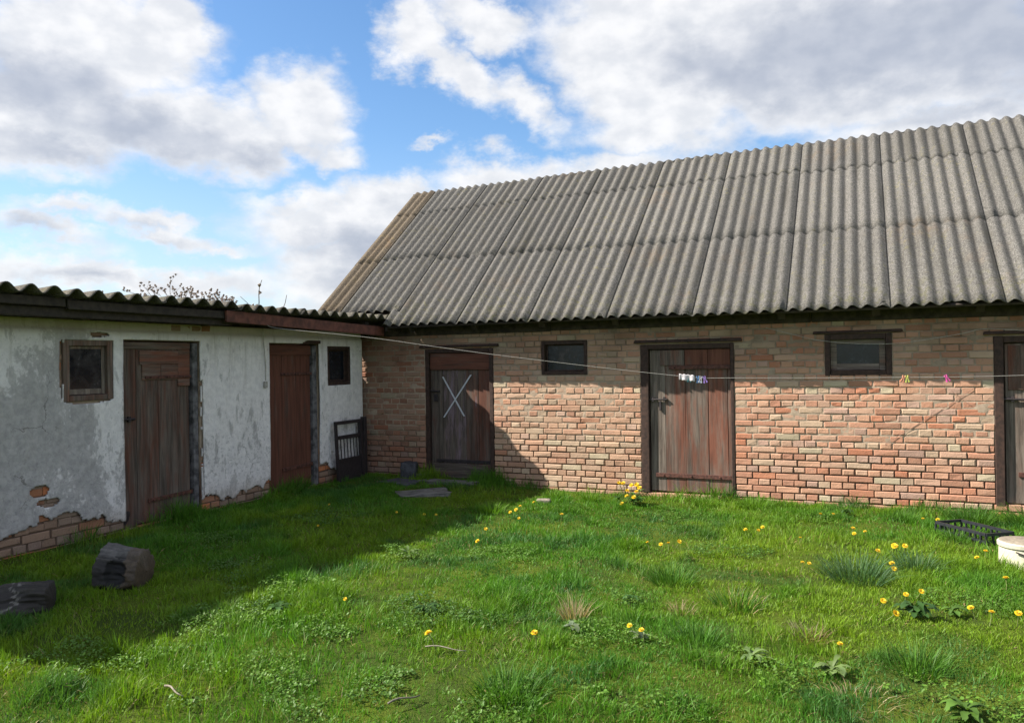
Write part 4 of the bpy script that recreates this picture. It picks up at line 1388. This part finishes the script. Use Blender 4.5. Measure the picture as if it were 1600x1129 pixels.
PATCH = [(2.95, -5.25, .38, .10, 1), (3.2, -5.9, .55, .06, 1), (3.6, -6.4, .5, .06, 1), (4.3, -6.5, .5, .05, .8), (3.7, -5.4, .4, .05, 1), (3.15, -5.6, .2, .09, .35), (4.0, -5.2, .35, .07, .4), (4.5, -5.3, .3, .06, .45), (3.13, -3.9, .3, .09, .9),
         (5.2, -4.55, .25, .08, .7), (5.3, -5.3, .3, .07, .8), (4.8, -6.3, .4, .05, .8), (2.6, -6.7, .5, .06, 1), (6.2, -5.4, .3, .06, 1), (7.0, -5.5, .35, .07, 1), (5.7, -6.1, .3, .05, .8), (3.5, -1.3, .3, .06, .7), (4.6, -1.1, .4, .06, .7), (2.2, -5.0, .4, .06, .6), (1.2, -4.2, .6, .05, .6), (.5, -3.3, .4, .06, .6), (1.6, -3.0, .6, .04, .6), (7.3, -3.6, .35, .06, .8), (6.3, -.9, .3, .05, .8), (3.9, -3.5, .4, .05, .8), (5.6, -2.6, .4, .05, .6)]
lx, ly, lz, lc, ls = [], [], [], [], []
for (cx_, cy_, r, hh, br) in PATCH:
    m = int(4600 * r * r * math.pi * 1.1)
    rr = r * np.sqrt(rng.uniform(0, 1, m)); aa = rng.uniform(0, 2 * np.pi, m)
    x = cx_ + rr * np.cos(aa) * 1.25; y = cy_ + rr * np.sin(aa)
    k = (fbm2(x * 5, y * 5, 111, 3) > .36 + .34 * (rr / r) ** 1.5) & (x > .06) & (y < -.06)
    x, y, rr = x[k], y[k], rr[k]
    top = hh * (1 - (rr / r) ** 2 * .7) * (.6 + .8 * fbm2(x * 8, y * 8, 113, 2))
    lx.append(x); ly.append(y); lz.append(gz(x, y) + top * rng.uniform(.35, 1.0, len(x)) + .01)
    base = np.array([.085, .180, .020]) * br + np.array([.03, .08, .02]) * (1 - br)
    lc.append(base * rng.uniform(.7, 1.3, (len(x), 1)) * rng.uniform(.93, 1.07, (len(x), 3)))
    ls.append(rng.uniform(.008, .021, len(x)))
a5 = leafset(np.concatenate(lx), np.concatenate(ly), np.concatenate(lz), np.concatenate(ls), np.concatenate(lc))
g = np_mesh('ground_cover', a5[0], a5[1], a5[2], a5[3], M['leaf'], None, a5[4], True)
set_tags(g, kind='stuff')


# ================================================================== TUFTS, WEEDS, TWIGS
def tuft(name, label, cat, x, y, r, h, nb, colr, lean=.8, spread=None, dryf=0.0, w=.005):
    z = float(gz(x, y))
    rr = r * np.sqrt(rng.uniform(0, 1, nb)) * .55; aa = rng.uniform(0, 2 * np.pi, nb)
    xy = np.stack([rr * np.cos(aa), rr * np.sin(aa)], 1)
    hh = h * rng.uniform(.5, 1.15, nb)
    ln = lean * (rr / (r * .55)) * rng.uniform(.5, 1.4, nb) + .1
    col = np.array(colr) * rng.uniform(.7, 1.3, (nb, 1)) * rng.uniform(.93, 1.07, (nb, 3))
    dm = rng.uniform(0, 1, nb) < dryf
    col[dm] = np.array([.36, .30, .18]) * rng.uniform(.7, 1.2, (dm.sum(), 1))
    a5 = blades(xy, hh, w * rng.uniform(.7, 1.3, nb), ln, col, aa + rng.normal(0, .5, nb), np.full(nb, -.01))
    o = np_mesh(name, a5[0], a5[1], a5[2], a5[3], M['grass'], None, a5[4], True)
    o.location = (x, y, z)
    return set_tags(o, label, cat)


GR = (.055, .145, .018); BL = (.058, .125, .05); BR = (.09, .20, .016)
tuft('grass_tuft', 'big blue-green grass tuft spreading in the right half of lawn', 'grass tuft', 6.57, -3.16, .40, .22, 520, BL, 1.0)
tuft('grass_tuft', 'smaller blue-green tuft just right of the big blue-green one', 'grass tuft', 6.98, -2.75, .28, .17, 300, BL, 1.0)
tuft('grass_tuft', 'dark tuft in mid lawn left of the big blue-green tuft', 'grass tuft', 5.34, -3.91, .26, .17, 300, GR, .9)
tuft('grass_tuft', 'upright bright tuft against the brick left of the flowering clump', 'grass tuft', 3.63, -.62, .17, .17, 200, BR, .6)
tuft('grass_tuft', 'bright tuft on the shadow edge at the brick foot', 'grass tuft', 3.20, -.72, .16, .17, 180, BR, .6)
tuft('grass_tuft', 'tall fresh tuft right of the middle door step', 'grass tuft', 5.50, -.45, .26, .17, 300, BR, .7)
tuft('grass_tuft', 'low fresh tuft under the middle door sill', 'grass tuft', 4.95, -.40, .2, .13, 220, BR, .7)
tuft('grass_tuft', 'thick tall tuft between the black crate and the brick wall', 'grass tuft', 7.62, -.55, .34, .24, 460, GR, .8)
tuft('grass_tuft', 'thick tall tuft before the door at the right edge', 'grass tuft', 8.15, -.50, .36, .24, 460, GR, .8)
tuft('grass_tuft', 'tuft hugging the left side of the black crate', 'grass tuft', 7.02, -.70, .22, .15, 220, GR, .8)
tuft('grass_tuft', 'pale-edged tuft on the sunny side of the shadow edge in mid lawn', 'grass tuft', 2.85, -1.75, .28, .15, 280, BR, .9)
tuft('grass_tuft', 'tuft growing over the front side of the black crate', 'grass tuft', 7.36, -1.52, .2, .13, 180, GR, .8)
tuft('grass_tuft', 'dark bottom-centre tuft nearest to the viewer', 'grass tuft', 5.05, -6.15, .30, .14, 360, GR, .9)
tuft('grass_tuft', 'dark tuft at the lower right near the pale rosette weed', 'grass tuft', 6.85, -5.05, .28, .15, 320, GR, .9)
tuft('grass_tuft', 'dark tuft between the dry straw clump and its left neighbour weeds', 'grass tuft', 5.75, -5.15, .25, .13, 280, GR, .9)
tuft('grass_tuft', 'green tuft mixed with straw right of the lawn centre', 'grass tuft', 5.85, -4.30, .28, .14, 280, GR, 1.0, dryf=.15)
ST = (.30, .24, .155)
tuft('dry_tuft', 'upright clump of pale straw left of the lawn centre', 'dry grass', 4.98, -5.02, .13, .17, 130, ST, .7, w=.004)
tuft('dry_tuft', 'flattened brown straw clump in the middle right lawn', 'dry grass', 6.32, -4.79, .18, .11, 120, (.19, .15, .10), 1.3, w=.004)
tuft('dry_tuft', 'small sparse straw clump above the yellow mossy patch', 'dry grass', 5.55, -4.62, .14, .11, 80, ST, 1.1, w=.0035)
tuft('dry_tuft', 'wide scattered straw lying at the bottom right of the lawn', 'dry grass', 6.58, -5.52, .28, .08, 130, ST, 1.9, w=.004)


def broadleaf(name, label, x, y, nl, L, W_, colr, lift=.5, tall=0.0):
    z = float(gz(x, y))
    V, F, C = [], [], []
    nl = int(nl * 1.4)
    for i in range(nl):
        a = random.uniform(0, 2 * math.pi)
        l = .66 * L * random.uniform(.4, 1.15); wd = .8 * W_ * random.uniform(.7, 1.2)
        lf = lift * random.uniform(.3, 2.0); h0 = .01 + tall * random.random()
        col = np.array(colr) * random.uniform(.75, 1.3)
        b = len(V)
        ca, sa = math.cos(a), math.sin(a)
        segs = 7
        for k in range(segs + 1):
            t = k / segs
            prof = math.sin(math.pi * min(1, t * .92 + .05)) ** .8 * (1 + .35 * math.sin(t * 22 + i)) * (.55 + .6 * t)
            hw = wd * .5 * max(.08, prof if k < segs else .02)
            u = l * t; zz = h0 + l * (lf * t - lf * .9 * t * t) + .008
            for sgn, dz in ((-1, .18), (0, 0), (1, .18)):
                V.append((u * ca - sgn * hw * sa, u * sa + sgn * hw * ca, zz + dz * hw)); C.append(col)
        for k in range(segs):
            p = b + k * 3
            F.append((p, p + 3, p + 4, p + 1)); F.append((p + 1, p + 4, p + 5, p + 2))
    F = np.array(F)
    o = np_mesh(name, np.array(V), F.ravel(), np.arange(len(F)) * 4, np.full(len(F), 4), M['leaf'], None, np.array(C), True)
    o.location = (x, y, z); o.rotation_euler = (0, 0, random.uniform(0, 6))
    return set_tags(o, label, 'weed')


DK = (.032, .085, .02); MD = (.07, .15, .024); PL = (.12, .19, .07); GY = (.14, .19, .12)
broadleaf('broadleaf_weed', 'large dark leafy weed with flowers around it at the right', 6.90, -4.12, 34, .20, .055, DK, .9, .05)
broadleaf('broadleaf_weed', 'pale-leaved weed rosette in the near centre right', 6.07, -5.30, 16, .15, .035, PL, .8, .02)
broadleaf('broadleaf_weed', 'pale rosette weed further right near the bottom', 6.46, -5.28, 18, .16, .04, PL, .7, .02)
broadleaf('broadleaf_weed', 'leafy mid-green weed at the bottom right corner', 7.02, -5.55, 18, .16, .045, MD, .8, .03)
broadleaf('broadleaf_weed', 'grey-green woolly weed just below the upright straw clump', 5.06, -5.28, 8, .13, .045, GY, .9, .03)
broadleaf('broadleaf_weed', 'grey-green weed right of the lone low dandelion', 5.47, -5.30, 9, .12, .045, GY, .8, .02)
broadleaf('broadleaf_weed', 'dark leafy weed above the grey-green weeds', 5.22, -4.55, 14, .13, .035, DK, .7, .03)
broadleaf('broadleaf_weed', 'pale leafy weed at the shadow edge in the left lawn', 3.13, -3.95, 16, .16, .04, PL, .8, .04)
broadleaf('broadleaf_weed', 'dark low weed in the leafy mound on the left', 3.18, -5.60, 22, .16, .045, DK, .5, .02)
broadleaf('broadleaf_weed', 'dark spreading weed left of the twig', 4.05, -5.20, 24, .17, .045, DK, .5, .02)
broadleaf('broadleaf_weed', 'leafy weed between the two dandelions at right edge', 7.12, -3.95, 16, .14, .04, MD, .7, .03)
broadleaf('broadleaf_weed', 'dark green weed left of the yellow clump by the brick', 3.95, -.55, 14, .16, .04, DK, .9, .05)
broadleaf('broadleaf_weed', 'leafy weed under the brick between middle door and larger window', 6.45, -.62, 16, .16, .04, DK, .9, .05)


def twig(label, x, y, L, yaw, colr, r=.006):
    r *= .75
    z = float(gz(x, y))
    s = MB()
    pts = [Vector((L * (t - .5), .004 * math.sin(t * 7), .045 + .008 * math.sin(5 * t))) for t in np.linspace(0, 1, 7)]
    s.tube(pts, [r * (1 - .4 * i / 6) for i in range(7)], 6, col=colr)
    o = s.build('twig', M['col'], None, smooth=True)
    o.location = (x, y, z); o.rotation_euler = (0, 0, yaw)
    return set_tags(o, label, 'twig')


twig('short pale broken twig at the lower left of the lawn', 3.53, -6.76, .17, math.radians(-15), (.20, .17, .13), .008)
twig('greyish straight stick at the bottom below the lone dandelion', 4.64, -6.43, .17, math.radians(60), (.15, .13, .10), .007)
twig('thin whitish twig lying below the lone left dandelion', 4.50, -5.78, .24, math.radians(10), (.22, .19, .15), .005)
# twig('long bleached stem at the bottom right among straw', 6.34, -5.80, .30, math.radians(0), (.34, .30, .23), .005)


# ================================================================== DANDELIONS
def make_dandelion():
    t = thing('dandelion', 'x', 'dandelion', (0, 0, 0), 'dandelions in the lawn')
    s = MB(); s.tube([(0, 0, -.09), (.004, .002, -.04), (0, 0, -.004)], .0028, 6); s.build('stem', M['stem'], t, world=False)
    V, F = [], []
    for ring, (r0, r1, z0, z1, n) in enumerate(((.004, .021, -.002, .002, 20), (.003, .018, .0, .008, 18), (.002, .012, .003, .012, 14), (.001, .006, .006, .013, 8))):
        for i in range(n):
            a = 2 * math.pi * (i + ring * .37) / n + random.uniform(-.08, .08)
            q = r1 * random.uniform(.85, 1.1); hw = .0021 + .0009 * (ring == 0)
            ca, sa = math.cos(a), math.sin(a); b = len(V)
            for (u, v, z) in ((r0, -hw * .5, z0), (r0, hw * .5, z0), (q, hw, z1), (q, -hw, z1)):
                V.append((u * ca - v * sa, u * sa + v * ca, z + random.uniform(-.0008, .0008)))
            F.append((b, b + 1, b + 2, b + 3)[::-1])
    F = np.array(F)
    np_mesh('flower_head', np.array(V), F.ravel(), np.arange(len(F)) * 4, np.full(len(F), 4), M['petal'], t, world=False)
    s = MB(); s.tube([(0, 0, -.012), (0, 0, -.004), (0, 0, .003)], [.003, .007, .006], 8); s.build('calyx', M['stem'], t, world=False)
    return t


proto = make_dandelion()
DAND = [
    (4.97, -5.63, .10, 1.15, 'large lone dandelion at the bottom just below the upright straw clump'),
    (5.43, -5.37, .09, .9, 'dandelion left of the grey-green weed near the bottom centre'),
    (5.51, -5.42, .09, .9, 'dandelion touching the grey-green weed on its right side'),
    (3.72, -1.87, .06, 1.1, 'single dandelion below the small dark barn window'),
    (4.90, -2.90, .06, .9, 'leftmost dandelion of the row of four in the lawn centre'),
    (5.02, -2.91, .06, .9, 'second dandelion from left in the central row of four'),
    (5.07, -2.84, .06, .9, 'third dandelion from left in the central row of four'),
    (5.14, -2.72, .06, 1., 'rightmost dandelion of the row of four in the lawn centre'),
    (5.59, -1.87, .06, .9, 'dandelion left of the close pair below the middle door'),
    (5.71, -1.89, .06, 1., 'lower dandelion of the close pair below the middle door hinge'),
    (5.73, -1.72, .06, 1., 'upper dandelion of the close pair below the middle door hinge'),
    (6.10, -2.15, .05, .8, 'faded orange dandelion alone below the brick between door and window'),
    (6.22, -1.02, .06, 1., 'dandelion nearest the brick foot left under the larger window'),
    (6.34, -.97, .06, 1., 'dandelion nearest the brick foot right under the larger window'),
    (6.53, -1.68, .07, 1.1, 'upper dandelion of the tight trio under the larger window'),
    (6.54, -1.88, .06, 1., 'lower dandelion of the tight trio under the larger window'),
    (6.63, -1.70, .05, .8, 'right small dandelion of the trio under the larger window'),
    (6.18, -3.11, .06, .9, 'left dandelion of the pair beside the big blue-green tuft'),
    (6.23, -3.12, .06, .9, 'right dandelion of the pair beside the big blue-green tuft'),
    (6.72, -2.61, .08, 1.1, 'left dandelion of the trio above right of the blue-green tuft'),
    (6.85, -2.38, .08, 1.3, 'biggest middle dandelion of the trio above the blue-green tuft'),
    (6.93, -2.33, .08, 1.1, 'right dandelion of the trio above right of the blue-green tuft'),
    (6.81, -2.98, .08, 1.2, 'upper dandelion of the stacked pair right of the blue-green tuft'),
    (6.82, -3.13, .08, 1.1, 'lower dandelion of the stacked pair right of the blue-green tuft'),
    (6.96, -3.73, .08, 1., 'right dandelion above the large dark leafy weed'),
    (6.86, -3.92, .09, .9, 'dandelion on the upper edge of the large dark leafy weed'),
    (6.72, -4.24, .10, 1., 'dandelion on the left side of the large dark leafy weed'),
    (6.78, -4.48, .10, 1.1, 'dandelion in front of the large dark leafy weed'),
    (7.20, -4.12, .09, 1., 'dandelion left of the two at the lower right edge'),
    (7.30, -4.18, .09, 1., 'middle dandelion of the three at the lower right edge'),
    (7.44, -4.15, .09, 1.1, 'rightmost dandelion at the lower right picture edge'),
    (7.51, -3.24, .08, 1.2, 'large dandelion a little below the cream bucket'),
    (7.53, -2.13, .07, .9, 'dandelion touching the left side of the cream bucket'),
    (7.43, -2.45, .07, .9, 'small dandelion left below the cream bucket'),
    (6.49, -5.01, .06, .8, 'greenish half-open dandelion above the pale rosette weed'),
    (7.16, -.82, .05, 1., 'left orange dandelion by the wall left of the black crate'),
    (7.29, -.81, .05, 1., 'right orange dandelion by the wall behind the black crate'),
    (4.39, -5.78, .10, 1.15, 'lone left dandelion above the thin whitish twig'),
    (3.52, -3.44, .08, 1., 'larger dandelion in sun a little right of the shadow tip'),
    (3.35, -2.93, .08, .9, 'dandelion beside the bright tuft at the shadow edge'),
    (3.18, -1.99, .07, .9, 'left dandelion of the four in sun before the brick corner'),
    (2.45, -2.55, .07, .8, 'dandelion in shade, middle of three before the slabs'),
    (2.57, -2.51, .07, .8, 'dandelion in shade, right of three before the slabs'),
    (2.14, -2.59, .07, .7, 'dandelion in shade, left of three before the slabs'),
    (1.86, -3.53, .07, .7, 'dandelion deepest in the lawn shade, lower of the far left pair'),
    (1.34, -2.68, .07, .7, 'dandelion in shade nearest to the plain brown shed door'),
    (3.19, -1.86, .07, 1., 'second dandelion of the four in sun before the brick corner'),
    (3.16, -1.68, .07, 1., 'third dandelion of the four in sun before the brick corner'),
    (3.21, -1.41, .07, .9, 'dandelion next to the small pale stone by the brick'),
    (3.36, -2.17, .06, .8, 'small dandelion just below the four before the brick corner'),
    (3.60, -5.47, .09, .7, 'small pale dandelion among the leafy ground cover left of centre'),
]


def put_dandelion(x, y, hz, sc, label, first):
    if first:
        o = proto
    else:
        o = proto.copy(); COL.objects.link(o)
        for ch in list(proto.children):
            c = ch.copy(); COL.objects.link(c); c.parent = o
    o.location = (x, y, float(gz(x, y)) + hz + .012)
    sc *= random.uniform(.85, 1.05)
    o.scale = (sc, sc, sc)
    o.rotation_euler = (random.uniform(-.2, .8), random.uniform(-.5, .5), random.uniform(0, .5))
    set_tags(o, label, 'dandelion', 'dandelions in the lawn')
    return o


for i, (x, y, hz, sc, lab) in enumerate(DAND):
    put_dandelion(x, y, hz, sc, lab, i == 0)

# tall yellow-flowered clump beside the middle door
fl = thing('flowering_clump', 'tall leafy clump with a bunch of yellow flowers left of the middle door', 'flower clump', (4.18, -.62, float(gz(4.18, -.62))))
o = broadleaf('leaves', '', 4.18, -.62, 46, .26, .04, (.05, .13, .025), 1.1, .08)
del o['category']
o.parent = fl; o.location = (0, 0, 0)
for (dx, dz, dy) in ((-.17, .25, -.1), (-.13, .24, -.06), (-.02, .23, -.1), (.03, .23, -.05), (-.06, .17, -.14), (.05, .165, -.14), (-.06, .11, -.16), (.02, .10, -.15), (-.10, .03, -.22), (.07, .20, -.08)):
    for ch in proto.children:
        if ch.name.startswith(('stem', 'flower_head')):
            c = ch.copy(); COL.objects.link(c); c.parent = fl
            c.location = (dx, dy, dz + .02); sc = random.uniform(1.2, 1.5)
            c.scale = (sc, sc, sc * (1.6 if ch.name.startswith('stem') else 1))
            c.rotation_euler = (random.uniform(.2, .8), random.uniform(-.3, .3), 0)
